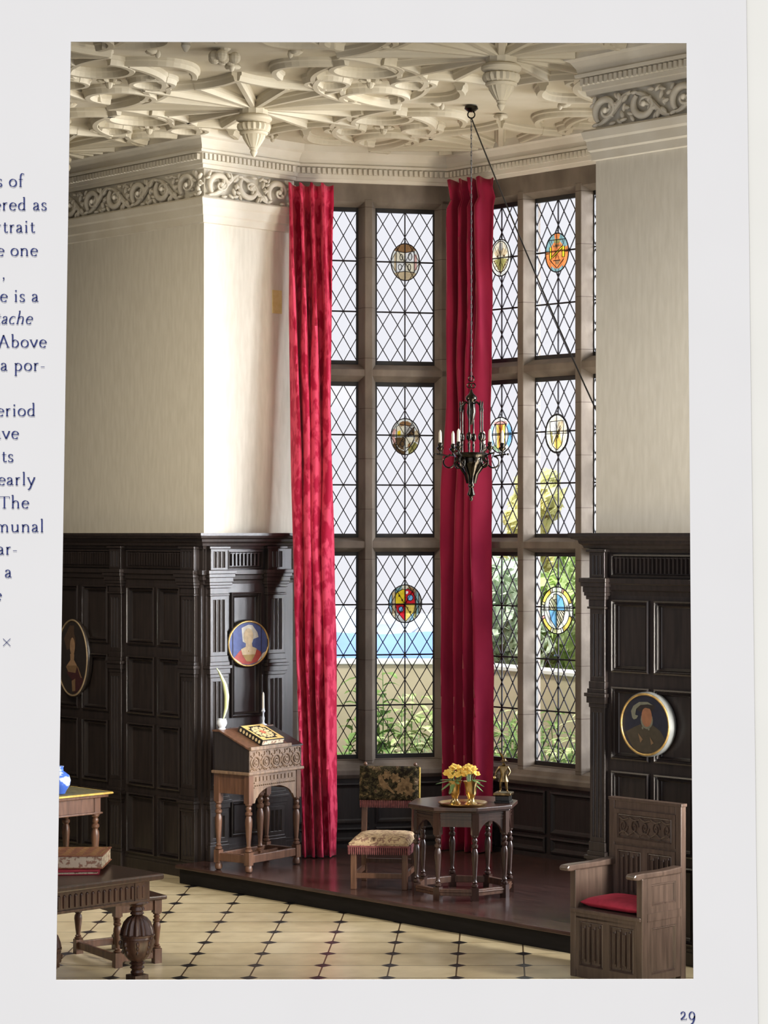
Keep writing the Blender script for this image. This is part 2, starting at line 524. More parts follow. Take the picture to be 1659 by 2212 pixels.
# letters drawn with a broad pen: strokes are polylines, units of the x-height
def arc(cx, cy, rx, ry, a0, a1, n=14):
    return [(cx + rx * math.cos(math.radians(a0 + (a1 - a0) * i / n)), cy + ry * math.sin(math.radians(a0 + (a1 - a0) * i / n))) for i in range(n + 1)]
def sv(x, y, d=.16):          # flat serif
    return ('s', [(x - d, y), (x + d, y)])
def fl(x, y, d=.16):          # slanted flag serif at the head of a stem
    return ('s', [(x - d, y - .1), (x, y)])
G = {}
G['o'] = (1.0, [arc(.5, .5, .40, .47, 0, 360, 26)])
G['e'] = (.92, [[(.12, .56), (.84, .56)], arc(.49, .5, .38, .48, 8, 318, 24)])
G['c'] = (.86, [arc(.5, .5, .40, .48, 48, 312, 20)])
G['s'] = (.74, [[(.6, .8), (.55, .93), (.38, .98), (.2, .92), (.13, .76), (.2, .6), (.42, .47), (.58, .36), (.62, .2), (.52, .06), (.34, .01), (.16, .06), (.1, .22)]])
G['a'] = (.88, [[(.14, .76), (.2, .92), (.4, .99), (.58, .9), (.63, .72), (.63, .16), (.7, .04), (.84, .06)], [(.63, .6), (.36, .5), (.16, .38), (.11, .2), (.22, .04), (.42, .05), (.63, .22)]])
G['r'] = (.74, [[(.24, .98), (.24, .02)], [(.24, .7), (.38, .92), (.55, .98), (.66, .93)], sv(.26, .02), fl(.24, 1)])
G['n'] = (1.16, [[(.24, .98), (.24, .02)], [(.24, .72), (.42, .93), (.62, .98), (.8, .9), (.88, .7), (.88, .02)], sv(.24, .02), sv(.88, .02), fl(.24, 1)])
G['m'] = (1.76, [[(.24, .98), (.24, .02)], [(.24, .72), (.42, .93), (.6, .98), (.76, .9), (.84, .7), (.84, .02)], [(.84, .72), (1.02, .93), (1.2, .98), (1.38, .9), (1.46, .7), (1.46, .02)], sv(.24, .02), sv(.84, .02), sv(1.46, .02), fl(.24, 1)])
G['u'] = (1.14, [[(.22, .98), (.22, .3), (.3, .08), (.5, .02), (.7, .1), (.86, .28)], [(.86, .98), (.86, .02)], fl(.22, 1), fl(.86, 1), ('s', [(.86, .02), (1.02, .08)])])
G['h'] = (1.16, [[(.24, 1.72), (.24, .02)], [(.24, .72), (.42, .93), (.62, .98), (.8, .9), (.88, .7), (.88, .02)], sv(.24, .02), sv(.88, .02), fl(.24, 1.74)])
G['i'] = (.56, [[(.27, .98), (.27, .02)], sv(.27, .02), fl(.27, 1), ('d', (.27, 1.42))])
G['l'] = (.56, [[(.27, 1.72), (.27, .02)], sv(.27, .02), fl(.27, 1.74)])
G['t'] = (.66, [[(.3, 1.3), (.3, .2), (.38, .05), (.52, .03), (.64, .12)], ('s', [(.08, .95), (.62, .95)])])
G['f'] = (.66, [[(.72, 1.58), (.62, 1.7), (.46, 1.7), (.34, 1.55), (.3, 1.3), (.3, .02)], ('s', [(.08, .95), (.58, .95)]), sv(.3, .02)])
G['d'] = (1.10, [[(.8, 1.72), (.8, .02)], [(.8, .82), (.6, .97), (.4, .94), (.2, .78), (.13, .48), (.2, .2), (.4, .03), (.6, .06), (.8, .2)], fl(.8, 1.74), ('s', [(.8, .02), (.98, .06)])])
G['b'] = (1.08, [[(.24, 1.72), (.24, .05)], [(.24, .78), (.44, .96), (.64, .95), (.84, .78), (.92, .5), (.84, .22), (.64, .03), (.44, .03), (.24, .1)], fl(.24, 1.74)])
G['p'] = (1.10, [[(.24, .98), (.24, -.62)], [(.24, .78), (.44, .96), (.64, .95), (.84, .78), (.92, .5), (.84, .22), (.64, .03), (.44, .03), (.24, .14)], fl(.24, 1), sv(.24, -.62)])
G['v'] = (1.0, [[(.1, .98), (.5, .02)], [(.5, .02), (.88, .98)], sv(.12, .98), sv(.86, .98, .12)])
G['y'] = (1.0, [[(.1, .98), (.5, .04)], [(.88, .98), (.5, .04), (.34, -.4), (.16, -.58), (.06, -.52)], sv(.12, .98), sv(.86, .98, .12)])
G['A'] = (1.46, [[(.72, 1.6), (.2, .02)], [(.7, 1.62), (1.26, .02)], ('s', [(.4, .56), (1.06, .56)]), sv(.2, .02, .2), sv(1.26, .02, .2)])
G['T'] = (1.34, [[(.67, 1.5), (.67, .02)], ('s', [(.06, 1.5), (1.28, 1.5)]), ('s', [(.06, 1.5), (.06, 1.28)]), ('s', [(1.28, 1.5), (1.28, 1.28)]), sv(.67, .02, .22)])
G['-'] = (.62, [('s', [(.08, .5), (.54, .5)])])
G[','] = (.46, [('d', (.22, .06)), ('s', [(.28, .04), (.24, -.2), (.12, -.34)])])
G['x*'] = (1.2, [('s', [(.1, .1), (1.05, 1.05)]), ('s', [(.1, 1.05), (1.05, .1)])])
G['2'] = (.98, [[(.14, .72), (.2, .9), (.42, 1.0), (.62, .9), (.66, .7), (.52, .42), (.12, .06)], ('s', [(.1, .06), (.86, .06)]), ('s', [(.86, .06), (.88, .2)])])
G['9'] = (.98, [arc(.48, .52, .34, .46, 0, 360, 22), [(.82, .5), (.8, .1), (.6, -.35), (.34, -.58)]])
G[' '] = (.52, [])
def pen(pts, thick=True, italic=0.0):
    quads = []
    n = len(pts)
    def wd(dx, dy):
        if not thick: return .075
        a = math.atan2(dy, dx)
        return .075 + .115 * abs(math.sin(a + .35))
    L, Rr = [], []
    for i in range(n):
        a, b = pts[max(0, i - 1)], pts[min(n - 1, i + 1)]
        dx, dy = b[0] - a[0], b[1] - a[1]
        q = math.hypot(dx, dy) or 1
        wv = wd(dx, dy) / 2
        L.append((pts[i][0] - dy / q * wv, pts[i][1] + dx / q * wv))
        Rr.append((pts[i][0] + dy / q * wv, pts[i][1] - dx / q * wv))
    return [(L[i], Rr[i], Rr[i + 1], L[i + 1]) for i in range(n - 1)]
def text_line(s, right, base, xh=16.6, name='text_line', italic=0.0, wide=1.0, chars=None):
    chars = chars or list(s)
    sx = xh * wide
    gap = .10
    total = sum(G[c][0] for c in chars) + gap * (len(chars) - 1)
    x = right - total * sx
    mb = MB()
    for c in chars:
        adv, strokes = G[c]
        for st in strokes:
            if isinstance(st, tuple) and st[0] == 'd':
                cx_, cy_ = st[1]
                polys = [[(cx_ + .115 * math.cos(t * PI / 5), cy_ + .115 * math.sin(t * PI / 5)) for t in range(10)]]
            elif isinstance(st, tuple) and st[0] == 's':
                polys = pen(st[1], False)
            else:
                polys = pen(st)
            for p in polys:
                n = len(p)
                # a cut letter stops at the fold of the page just outside the picture
                vs = [PG(x + (a + italic * b) * sx, base - b * xh, PY - .002) for a, b in p]
                mb.add(vs, [tuple(range(n))])
        x += (adv + gap) * sx
    return page_child(mb, name, M['ink'])
for s, r, b in [('s of', 51, 403.5), ('ered as', 102, 454.5), ('rtrait', 76, 502.5), ('e one', 82, 553), ('re is a', 84, 652), ('Above', 101, 750.6), ('a por-', 98, 801),
                ('eriod', 78, 899), ('ave', 41, 948), ('its', 30, 998), ('early', 77, 1048), ('The', 63, 1098), ('munal', 96, 1149.5), ('ar-', 38, 1198), ('a', 26, 1247.6), ('e', 4, 1297)]:
    text_line(s, r, b, wide=1.09)
text_line(',', 12, 602)
text_line('tache', 69, 700, italic=.22, wide=.98)
text_line('x', 25, 1397, chars=['x*'], wide=1.0)
text_line('29', 1503, 2203, name='page_number', xh=17.5, wide=.95)

# ------------------------------------------------------------------ room shell
CEIL = 6.26
BAY = [(0, 0), (0, .98), (.735, 2.15), (3.70, 2.15), (4.45, .98), (4.45, 0)]
YF = PY + .03
# floor of the hall, bounded by the bay wall and the front wall
mb = MB()
fl_ = [(-5.2, YF), (4.2, YF), (4.2, 12.7), (-5.2, 22.1)]
mb.prism(fl_, -.12, 0)
tag(mb.build('floor', M['pavement']), kind='structure')

ceil = empty('ceiling', (0, 0, CEIL), 0, kind='structure')
mb = MB()
cl_ = [(-5.2, YF), (4.2, YF)] + [tuple(H(9.2, .2)[:2])] + [tuple(H(*q)[:2]) for q in [(4.7, .2), (4.7, 1.1), (3.85, 2.4), (.6, 2.4), (-.3, 1.1), (-.3, .2), (-4.4, .2)]]
mb.prism(cl_, 0, .12)
mb.build('ceiling_slab', M['ceiling'], ceil)

def hbox(name, m, x0, x1, y0, y1, z0, z1, parent=None):
    return MB().box(x0, x1, y0, y1, z0, z1).build(name, m, parent, loc=A0, rot=ROT)
tag(hbox('wall_left', M['plaster'], -4.4, 0, 0, .98, 2.85, CEIL), kind='structure')
tag(hbox('wall_right', M['plaster'], 4.45, 9.1, 0, .98, 2.85, CEIL), kind='structure')
# lower halves of the two piers, behind the panelling
tag(hbox('wall_left_base', M['oak_plain'], -4.4, -.02, .02, .96, 0, 2.85), kind='structure')
tag(hbox('wall_right_base', M['oak_plain'], 4.47, 9.1, .02, .96, 0, 2.85), kind='structure')
# unseen side and front of the hall, closed and dark to cut stray light
tag(MB().box(-5.2, -5.08, YF, 22.1, 0, CEIL).build('wall_side', M['oak_plain']), kind='structure')
mb = MB()
for a, b in ((-5.2, -3.05), (1.78, 4.2)):
    mb.box(a, b, YF, YF + .05, 0, CEIL)
mb.box(-3.05, 1.78, YF, YF + .05, 5.95, CEIL)
tag(mb.build('wall_front', M['oak_plain']), kind='structure')

# bay walls over and under the windows
class Facet:
    """local frame of a bay window: x along the sill, y outwards, z up"""
    def __init__(s, p, q):
        s.p, s.q = H(*p), H(*q)
        d = s.q - s.p
        s.len = d.length
        s.rot = math.atan2(d.y, d.x)
    def place(s, x, y, z=0):
        c, n = math.cos(s.rot), math.sin(s.rot)
        return Vector((s.p.x + c * x - n * y, s.p.y + n * x + c * y, z))
F1 = Facet(BAY[1], BAY[2])
F2 = Facet(BAY[2], BAY[3])
SILL0, SILL1, HEAD = .76, .905, 5.83
DZ = .155
wb = empty('wall_bay', H(1, 1.5), 0, kind='structure')
def wbchild(mb, name, m, F):
    o = mb.build(name, m, None, loc=F.p, rot=F.rot)
    o.parent = wb
    o.matrix_parent_inverse = Matrix.Translation(wb.location).inverted()
    return o
for F in (F1, F2):
    wbchild(MB().box(-.06, F.len + .06, .0, .25, HEAD, CEIL), 'window_lintel', M['stone'], F)
    mb = MB().box(-.06, F.len + .06, .02, .2, DZ - .1, SILL0)
    wbchild(mb, 'dado_board', M['oak_plain'], F)
    mb = MB()
    n = max(2, round(F.len / .62))
    for i in range(n):
        a, b = F.len * i / n + .03, F.len * (i + 1) / n - .03
        mb.ring(a, b, .36, .72, [(0, .02), (0, .0), (.015, -.006), (.03, .012), (.045, .018)])
        mb.ring(a, b, .20, .33, [(0, .02), (0, .0), (.015, -.006), (.03, .012), (.045, .018)])
    mb.box(0, F.len, -.012, .02, DZ, .19)
    wbchild(mb, 'dado_moulding', M['oak_plain'], F)

# dais of the bay with its step
mb = MB()
dp = [(.02, -.27), (4.60, -.27), (4.60, -.01), (4.45, 0), (4.45, .98), (3.70, 2.17), (.735, 2.17), (0, .98), (0, 0), (.02, -.01)]
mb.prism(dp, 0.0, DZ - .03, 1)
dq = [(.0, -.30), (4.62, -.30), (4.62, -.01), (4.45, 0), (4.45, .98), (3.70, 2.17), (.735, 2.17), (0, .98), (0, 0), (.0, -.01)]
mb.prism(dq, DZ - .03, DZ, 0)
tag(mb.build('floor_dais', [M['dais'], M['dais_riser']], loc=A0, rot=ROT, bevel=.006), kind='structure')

# ------------------------------------------------------------------ windows
ZT = [(4.405, 5.735, 3), (2.885, 4.205, 3), (.945, 2.715, 4)]     # glass heights and number of saddle-bar fields
def clip_seg(x0, z0, x1, z1, X0, X1, Z0, Z1):
    t0, t1 = 0, 1
    dx, dz = x1 - x0, z1 - z0
    for p, q in ((-dx, x0 - X0), (dx, X1 - x0), (-dz, z0 - Z0), (dz, Z1 - z0)):
        if abs(p) < 1e-12:
            if q < 0: return None
        else:
            r = q / p
            if p < 0: t0 = max(t0, r)
            else: t1 = min(t1, r)
    if t0 >= t1: return None
    return x0 + dx * t0, z0 + dz * t0, x0 + dx * t1, z0 + dz * t1
GY = .115
def window(name, F, mulls, lights, centre_bars):
    root = empty(name, F.p, F.rot, kind='structure')
    L = F.len
    mb = MB()
    j0, j1 = lights[0][0], lights[-1][1]
    mb.prism([(-.02, 0), (j0 - .045, 0), (j0, .09), (j0, .17), (-.02, .17)], SILL1 - .02, HEAD)
    mb.build('jamb', M['stone'], root, bevel=.006)
    mb = MB()
    mb.prism([(L + .02, 0), (L + .02, .17), (j1, .17), (j1, .09), (j1 + .045, 0)], SILL1 - .02, HEAD)
    mb.build('jamb', M['stone'], root, bevel=.006)
    for m in mulls:
        MB().prism([(m - .033, -.004), (m + .033, -.004), (m + .075, .09), (m + .075, .17), (m - .075, .17), (m - .075, .09)], SILL1 - .02, HEAD - .01).build('mullion', M['stone'], root, bevel=.005)
    for zc, h in ((4.305, .075), (2.80, .063)):
        MB().prism([(.0, zc - .028), (.0, zc + .028), (.085, zc + h), (.165, zc + h), (.165, zc - h), (.085, zc - h)], 0.0, L, axis='x').build('transom', M['stone'], root, bevel=.005)
    MB().prism([(0, HEAD), (0, HEAD - .03), (.085, 5.76), (.165, 5.76), (.165, HEAD)], 0.0, L, axis='x').build('window_head', M['stone'], root)
    MB().prism([(-.055, SILL0 + .035), (-.055, SILL0 + .075), (-.02, SILL0 + .09), (0, SILL1 - .02), (.085, .92), (.2, .92), (.2, SILL0), (-.02, SILL0)], 0.0, L, axis='x').build('window_sill', M['stone'], root, bevel=.004)
    for li, (x0, x1) in enumerate(lights):
        for (z0, z1, nf) in ZT:
            fr = MB()
            for (a, b, c, d) in ((x0 - .03, x0 + .012, z0 - .03, z1 + .03), (x1 - .012, x1 + .03, z0 - .03, z1 + .03), (x0, x1, z0 - .03, z0 + .012), (x0, x1, z1 - .012, z1 + .03)):
                fr.box(a, b, GY - .012, GY + .014, c, d)
            cs = fr.build('casement_frame', M['iron'], root)
            MB().box(x0, x1, GY - .002, GY + .002, z0, z1).build('glass_pane', M['glass'], cs)
            ld = MB()
            dh = (z1 - z0) / (2 * nf)
            dwid = (x1 - x0) / 4
            lw = .0034
            zc, xc = z0, (x0 + x1) / 2
            for k in range(-12, 14):
                for sg in (1, -1):
                    xs = xc + dwid * k
                    sgm = clip_seg(xs, z0, xs + sg * dwid / dh * (z1 - z0), z1, x0, x1, z0, z1)
                    if sgm:
                        ld.obox((sgm[0], GY, sgm[1]), (sgm[2], GY, sgm[3]), lw * 2, .008, (0, 1, 0))
            for k in range(1, nf):
                zz = z0 + (z1 - z0) * k / nf
                ld.box(x0, x1, GY - .007, GY + .004, zz - .0065, zz + .0065)
            if li in centre_bars:
                ld.box(xc - .005, xc + .005, GY - .006, GY + .004, z0, z1)
            ld.build('lead_lattice', M['lead'], cs)
    return root
window('window_1', F1, [.655], [(.075, .575), (.735, 1.262)], {1})
window('window_2', F2, [.87, 1.545, 2.22], [(.27, .795), (.945, 1.47), (1.62, 2.145), (2.295, 2.80)], {0, 1, 2, 3})

# stained-glass roundels hanging against the panes
def ell(rx, rz, n=28, cx=0, cz=0, a0=0, a1=360):
    return [(cx + rx * math.cos(math.radians(a0 + (a1 - a0) * i / n)), cz + rz * math.sin(math.radians(a0 + (a1 - a0) * i / n))) for i in range(n if a1 - a0 == 360 else n + 1)]
def roundel(F, x, z, rx, rz, pieces, leads, label, dy=0.0):
    root = empty('stained_glass_roundel', F.place(x, GY - .016, z), F.rot, label, 'stained glass', 'stained-glass roundels in the bay windows')
    used = []
    mb = MB()
    def inside(px, pz, poly):
        r = False
        j = len(poly) - 1
        for i in range(len(poly)):
            (xi, zi), (xj, zj) = poly[i], poly[j]
            if (zi > pz) != (zj > pz) and px < (xj - xi) * (pz - zi) / (zj - zi) + xi: r = not r
            j = i
        return r
    # mosaic of small panes, each in the colour of the piece that covers it
    NX, NZ = 44, 54
    for i in range(NX):
        for j in range(NZ):
            a0, a1, b0, b1 = -1 + 2 * i / NX, -1 + 2 * (i + 1) / NX, -1 + 2 * j / NZ, -1 + 2 * (j + 1) / NZ
            ca, cb = (a0 + a1) / 2, (b0 + b1) / 2
            if ca * ca + cb * cb > 1.0: continue
            col = 'pale'
            for c_, poly in pieces:
                if inside(ca, cb, poly): col = c_
            k = M['g_' + col]
            if k not in used: used.append(k)
            mb.add([(a0 * rx, 0, b0 * rz), (a1 * rx, 0, b0 * rz), (a1 * rx, 0, b1 * rz), (a0 * rx, 0, b1 * rz)], [(0, 1, 2, 3)], used.index(k))
    mb.build('coloured_glass', used, root)
    ld = MB()
    ld.tube([(a, -.002, b) for a, b in ell(rx, rz, 32)], .0052, 6, closed=True)
    for ln in leads:
        ld.tube([(a * rx, -.004, b * rz) for a, b in ln], .0036, 5)
    ld.tube([(-.012, -.001, rz), (0, -.001, rz + .03), (.012, -.001, rz)], .003, 5)
    ld.build('lead_outline', M['lead'], root)
    return root
def sect(a0, a1, r0=0.0, r1=1.0, n=8):
    return ell(r1, r1, n, 0, 0, a0, a1) + (ell(r0, r0, n, 0, 0, a1, a0) if r0 > 0 else [(0, 0)])
CROSS = [[(-1, 0), (1, 0)], [(0, -1), (0, 1)]]
lx, lx1, lx2 = .9985, .5325, 1.2075
disc = ell(1, 1, 28)
cap_t = [(math.cos(math.radians(a)), math.sin(math.radians(a))) for a in range(38, 143, 8)]
cap_b = [(a, -b) for a, b in cap_t]
# 1 brown and cream, quartered with seed shapes
roundel(F1, lx, 5.292, .128, .163,
        [('pale', disc), ('brown', cap_t + [(-.66, .6), (0, .5), (.66, .62)]), ('tan', cap_b + [(-.64, -.58), (0, -.5), (.64, -.56)]),
         ('cream', [(-.62, 0), (0, 0), (0, .5), (-.62, .58)]), ('white', [(0, 0), (.62, 0), (.62, .6), (0, .5)]), ('white', [(-.62, 0), (0, 0), (0, -.5), (-.62, -.56)]), ('cream', [(0, 0), (.62, 0), (.62, -.56), (0, -.5)]),
         ('tan', [(-.78, -.42), (-.64, -.5), (-.64, .45), (-.78, .4)]), ('pink', [(.64, -.45), (.8, -.4), (.8, .4), (.64, .45)])],
        CROSS + [ell(.13, .2, 12, .34, .3) + [(.47, .3)], ell(.10, .16, 12, -.28, .26) + [(-.18, .26)], ell(.13, .15, 12, -.36, -.28) + [(-.23, -.28)], ell(.10, .18, 12, .28, -.28) + [(.38, -.28)],
                 [(-.64, .58), (0, .5), (.66, .6)], [(-.64, -.57), (0, -.5), (.64, -.56)], [(-.63, .56), (-.63, -.56)], [(.63, .58), (.63, -.56)]],
        'oval roundel with brown ends and cream quarters, topmost in the left window')
# 2 brown grisaille
roundel(F1, lx, 3.752, .128, .160,
        [('pale', disc), ('cream', sect(95, 175, 0, .8)), ('umber', [(.05, .1), (.62, .55), (.62, .1), (.2, .0)]), ('grey', [(0, .55), (.5, .72), (.6, .5), (0, .05)]), ('umber', sect(185, 262, .1, .75)),
         ('yellow', [(-.55, .02), (-.3, .02), (-.3, .35), (-.55, .3)]), ('cream', sect(275, 355, 0, .62)), ('olive', sect(285, 335, .66, .98)), ('umber', sect(205, 270, .78, 1)), ('tan', sect(340, 385, .68, .95)), ('brown', sect(60, 120, .62, .86)), ('pink', sect(150, 205, .72, .92)), ('brown', [(.2, -.4), (.4, -.3), (.35, -.62), (.15, -.6)])],
        CROSS + [[(.05, .03), (.62, .55)], ell(.62, .62, 18, 0, 0, -90, 60), [(-.62, -.7), (-.62, .55), (-.35, .68), (.2, .6), (.62, .62), (.62, -.1), (.3, -.6), (0, -.85)], ell(.1, .12, 10, .42, .2), ell(.14, .16, 10, -.2, -.4)],
        'murky brown and black oval roundel, middle one in the left window')
# 3 red and yellow quarters with blue discs
shield = [(-.6, 0), (-.6, .55), (-.15, .78), (0, .74), (.15, .8), (.55, .6), (.62, 0), (.52, -.45), (0, -.95), (-.5, -.4)]
roundel(F1, lx, 2.278, .148, .167,
        [('grey', disc), ('tan', [(-.8, -.55), (-.6, -.75), (-.6, .65), (-.8, .6)]), ('sky', [(-.99, -.1), (-.84, -.4), (-.84, .5), (-.97, .2)]), ('teal', [(.66, -.6), (.82, -.5), (.84, .5), (.66, .65)]), ('sky', [(.3, -.9), (.52, -.8), (.5, -.5), (.3, -.68)]), ('olive', [(.5, -.78), (.68, -.66), (.68, -.05), (.55, -.3)]),
         ('teal', [(-.58, .78), (-.2, .95), (-.22, .76), (-.58, .55)]), ('cream', [(-.18, .95), (.18, .95), (.15, .8), (-.15, .78)]), ('brown', [(.2, .95), (.6, .75), (.6, .55), (.18, .78)]),
         ('yellow', [(-.6, 0), (0, 0), (0, .75), (-.15, .78), (-.6, .52)]), ('red', [(0, 0), (.62, 0), (.55, .58), (.15, .8), (0, .75)]), ('red', [(-.6, 0), (0, 0), (0, -.95), (-.5, -.4)]), ('gold', [(0, 0), (.62, 0), (.5, -.45), (0, -.95)]),
         ('blue', ell(.17, .16, 16, .3, .32)), ('blue', ell(.14, .14, 16, -.26, -.28)), ('umber', ell(.04, .06, 8, -.36, .42)), ('umber', ell(.04, .06, 8, -.18, .2)), ('umber', ell(.04, .06, 8, .16, -.2)), ('umber', ell(.04, .06, 8, .32, -.42)), ('white', ell(.08, .08, 8, .1, .6))],
        CROSS + [shield + [shield[0]], [(-.8, -.58), (-.8, .6)], [(-.6, -.78), (-.6, .8)], [(.64, -.75), (.64, .76)], [(.82, -.5), (.82, .55)], ell(.17, .16, 16, .3, .32) + [(.47, .32)], ell(.14, .14, 16, -.26, -.28) + [(-.12, -.28)]],
        'round roundel quartered red and yellow with blue discs, lowest in the left window')
# right window, first column
roundel(F2, lx1, 5.292, .128, .160,
        [('pale', disc), ('cream', ell(.78, .84, 24, 0, .06)), ('olive', [(-.6, -.1), (0, -.82), (.6, -.1), (.3, -.05), (-.3, -.05)]), ('tan', [(-.62, .3), (-.2, .55), (.3, .5), (.66, .3), (.5, .12), (-.5, .12)]), ('umber', [(-.72, -.12), (-.6, -.12), (0, -.82), (0, -.9)]), ('umber', [(.72, -.12), (.6, -.12), (0, -.82), (0, -.92)]), ('grey', [(-.2, .4), (.2, .4), (.16, .8), (-.14, .8)]), ('umber', ell(.1, .07, 8, -.3, .08)), ('umber', ell(.1, .07, 8, .32, .1))],
        CROSS + [ell(.78, .84, 24, 0, .06) + [(.78, .06)]],
        'pale grey-green oval roundel, upper one beside the dark red curtain')
roundel(F2, lx1, 3.752, .145, .155,
        [('white', disc), ('sky', sect(140, 220, .68, .94)), ('blue', sect(-45, 45, .68, .94)), ('green', sect(225, 265, .7, .95)), ('gold', [(-.36, .62), (.4, .62), (.36, -.7), (0, -.88), (-.3, -.7)]), ('orange', [(-.12, .6), (.12, .6), (.12, -.75), (-.12, -.75)]), ('umber', [(.18, -.2), (.32, -.2), (.24, -.7), (.14, -.7)]), ('pink', [(-.55, .6), (.55, .6), (.5, .78), (-.5, .78)])],
        CROSS + [ell(.66, .8, 24) + [(.66, 0)], [(-.4, .62), (-.36, -.6)], [(.42, .62), (.4, -.6)], [(-.55, .6), (.55, .6)], [(0, .6), (0, -.8)]],
        'oval roundel with an orange-gold column and blue edge, beside the chandelier')
# right window, second column
roundel(F2, lx2, 5.278, .135, .165,
        [('orange', disc), ('teal', sect(20, 75, .6, 1)), ('teal', sect(105, 175, .6, 1)), ('teal', sect(235, 305, .82, 1)), ('olive', [(-.3, .72), (.3, .72), (.2, .5), (-.2, .5)]), ('brown', [(-.4, .38), (.4, .42), (.3, .3), (-.3, .28)]),
         ('orange', [(-.46, -.3), (.46, -.3), (.46, .3), (-.46, .3)]), ('yellow', [(-.62, -.32), (-.46, -.32), (-.44, .3), (-.62, .3)]), ('yellow', [(.46, -.26), (.66, -.26), (.66, .3), (.46, .3)]), ('yellow', [(-.46, -.2), (-.34, -.24), (.46, .2), (.46, .32)]), ('brown', [(-.2, -.42), (.25, -.42), (.1, -.62), (-.1, -.6)])],
        [[(0, 1), (0, .3)], [(-1, -.02), (-.62, -.02)], [(.66, .02), (1, .02)], [(-.62, -.32), (-.62, .3), (-.46, .3), (-.46, -.32), (-.62, -.32)], [(.46, -.26), (.46, .3), (.66, .3), (.66, -.26), (.46, -.26)], [(-.46, -.2), (.46, .32)], [(-.36, -.26), (.46, .2)], [(-.46, .3), (-.7, .66), (.7, .66), (.46, .3)], [(-.6, -.35), (0, -.8), (.6, -.35)], [(-.3, -.4), (.3, -.4)]],
        'orange oval roundel with yellow letter-like bars, topmost in the right window')
roundel(F2, lx2, 3.745, .135, .165,
        [('pale', disc), ('cream', ell(.8, .84, 24)), ('white', [(-.56, .62), (0, .62), (0, 0), (-.5, -.1)]), ('gold', [(0, .2), (.2, .1), (.4, -.5), (0, -.82), (-.3, -.6)]), ('tan', [(.1, .6), (.5, .62), (.46, .1), (.1, .3)]), ('olive', [(-.55, .1), (-.4, .1), (-.36, -.5), (-.5, -.4)]), ('umber', [(.16, .2), (.38, .35), (.1, -.2), (-.2, -.5)])],
        CROSS + [[(-.6, .62), (.6, .66), (.55, .0), (.4, -.6), (0, -.86), (-.4, -.6), (-.56, 0), (-.6, .62)], [(.3, .4), (-.35, -.55)], ell(.94, .95, 24) + [(.94, 0)]],
        'pale yellow oval roundel with a shield, middle one in the right window')
ringp = []
for a0, a1, c in ((0, 12, 'pale'), (12, 20, 'white'), (20, 62, 'gold'), (62, 70, 'pink'), (70, 108, 'white'), (108, 116, 'cream'), (116, 158, 'gold'), (158, 166, 'cream'), (166, 196, 'white'), (196, 204, 'pink'), (204, 246, 'gold'), (246, 254, 'cream'), (254, 288, 'cream'), (288, 296, 'white'), (296, 344, 'gold'), (344, 360, 'pale')):
    ringp.append((c, sect(a0, a1, .8, 1)))
stripes = []
for k in range(5):
    stripes.append([(-.5 + k * .11, .05 + .0), (-.5 + k * .1, .06)])
sh = [(-.5, 0), (-.46, .42), (-.2, .58), (-.2, .68), (0, .68), (.1, .66), (.36, .52), (.48, .2), (.5, 0), (.4, -.4), (0, -.8), (-.36, -.42)]
roundel(F2, lx2, 2.247, .186, .200,
        [('white', disc)] + ringp + [('cream', [(-.5, 0), (0, 0), (0, .68), (-.2, .66), (-.46, .42)]), ('blue', [(0, 0), (.5, 0), (.46, .3), (.3, .52), (.06, .66), (0, .66)]), ('blue', [(-.5, 0), (0, 0), (0, -.8), (-.38, -.42)]), ('cream', [(0, 0), (.5, 0), (.4, -.4), (0, -.8)])],
        CROSS + [sh + [sh[0]], ell(.8, .8, 28) + [(.8, 0)]] + [[(math.cos(math.radians(a)) * .8, math.sin(math.radians(a)) * .8), (math.cos(math.radians(a)), math.sin(math.radians(a)))] for a in (12, 20, 62, 70, 108, 116, 158, 166, 196, 204, 246, 254, 288, 296, 344)]
        + [[(-.48 + .1 * k, .02 + .5 - .08 * abs(k - 2)), (-.2 + .1 * k if k < 2 else 0, .02 if k < 2 else .02 + .22 * (k - 1))] for k in range(4)] + [[(-.5, .22), (-.36, .0)], [(-.5, .1), (-.44, 0)]]
        + [[(.06 + .1 * k, 0), (min(.48, .3 + .1 * k), -.42 + .12 * k)] for k in range(4)] + [[(0, -.1), (.26, -.55)], [(0, -.32), (.18, -.62)], [(0, -.52), (.1, -.7)]],
        'large roundel with a yellow and white border around a blue and striped shield')

# ------------------------------------------------------------------ cornices
def dentils(mb, p, q, off, z0, z1, pitch=.045):
    p, q = Vector(p), Vector(q)
    d = (q - p); L = d.length; d.normalize()
    nrm = Vector((d.y, -d.x))
    n = int(L / pitch)
    for i in range(n):
        c = p + d * (pitch * (i + .5)) + nrm * off
        a = c - d * pitch * .3
        b = c + d * pitch * .3
        vs = []
        for z in (z0, z1):
            vs += [(*(a), z), (*(b), z), (*(b + nrm * .028), z), (*(a + nrm * .028), z)]
        mb.add(vs, [(0, 3, 2, 1), (4, 5, 6, 7), (0, 1, 5, 4), (1, 2, 6, 5), (2, 3, 7, 6), (3, 0, 4, 7)])
UP = [(0, 5.955), (.045, 5.955), (.05, 5.985), (.068, 5.99), (.07, 6.015), (.07, 6.075), (.105, 6.08), (.108, 6.10), (.09, 6.105), (.098, 6.14), (.128, 6.185), (.16, 6.2), (.165, CEIL), (0, CEIL)]
LOW = [(0, 5.50), (.022, 5.505), (.026, 5.56), (.042, 5.572), (.048, 5.635), (.062, 5.65), (.075, 5.70), (.06, 5.715), (0, 5.715)]
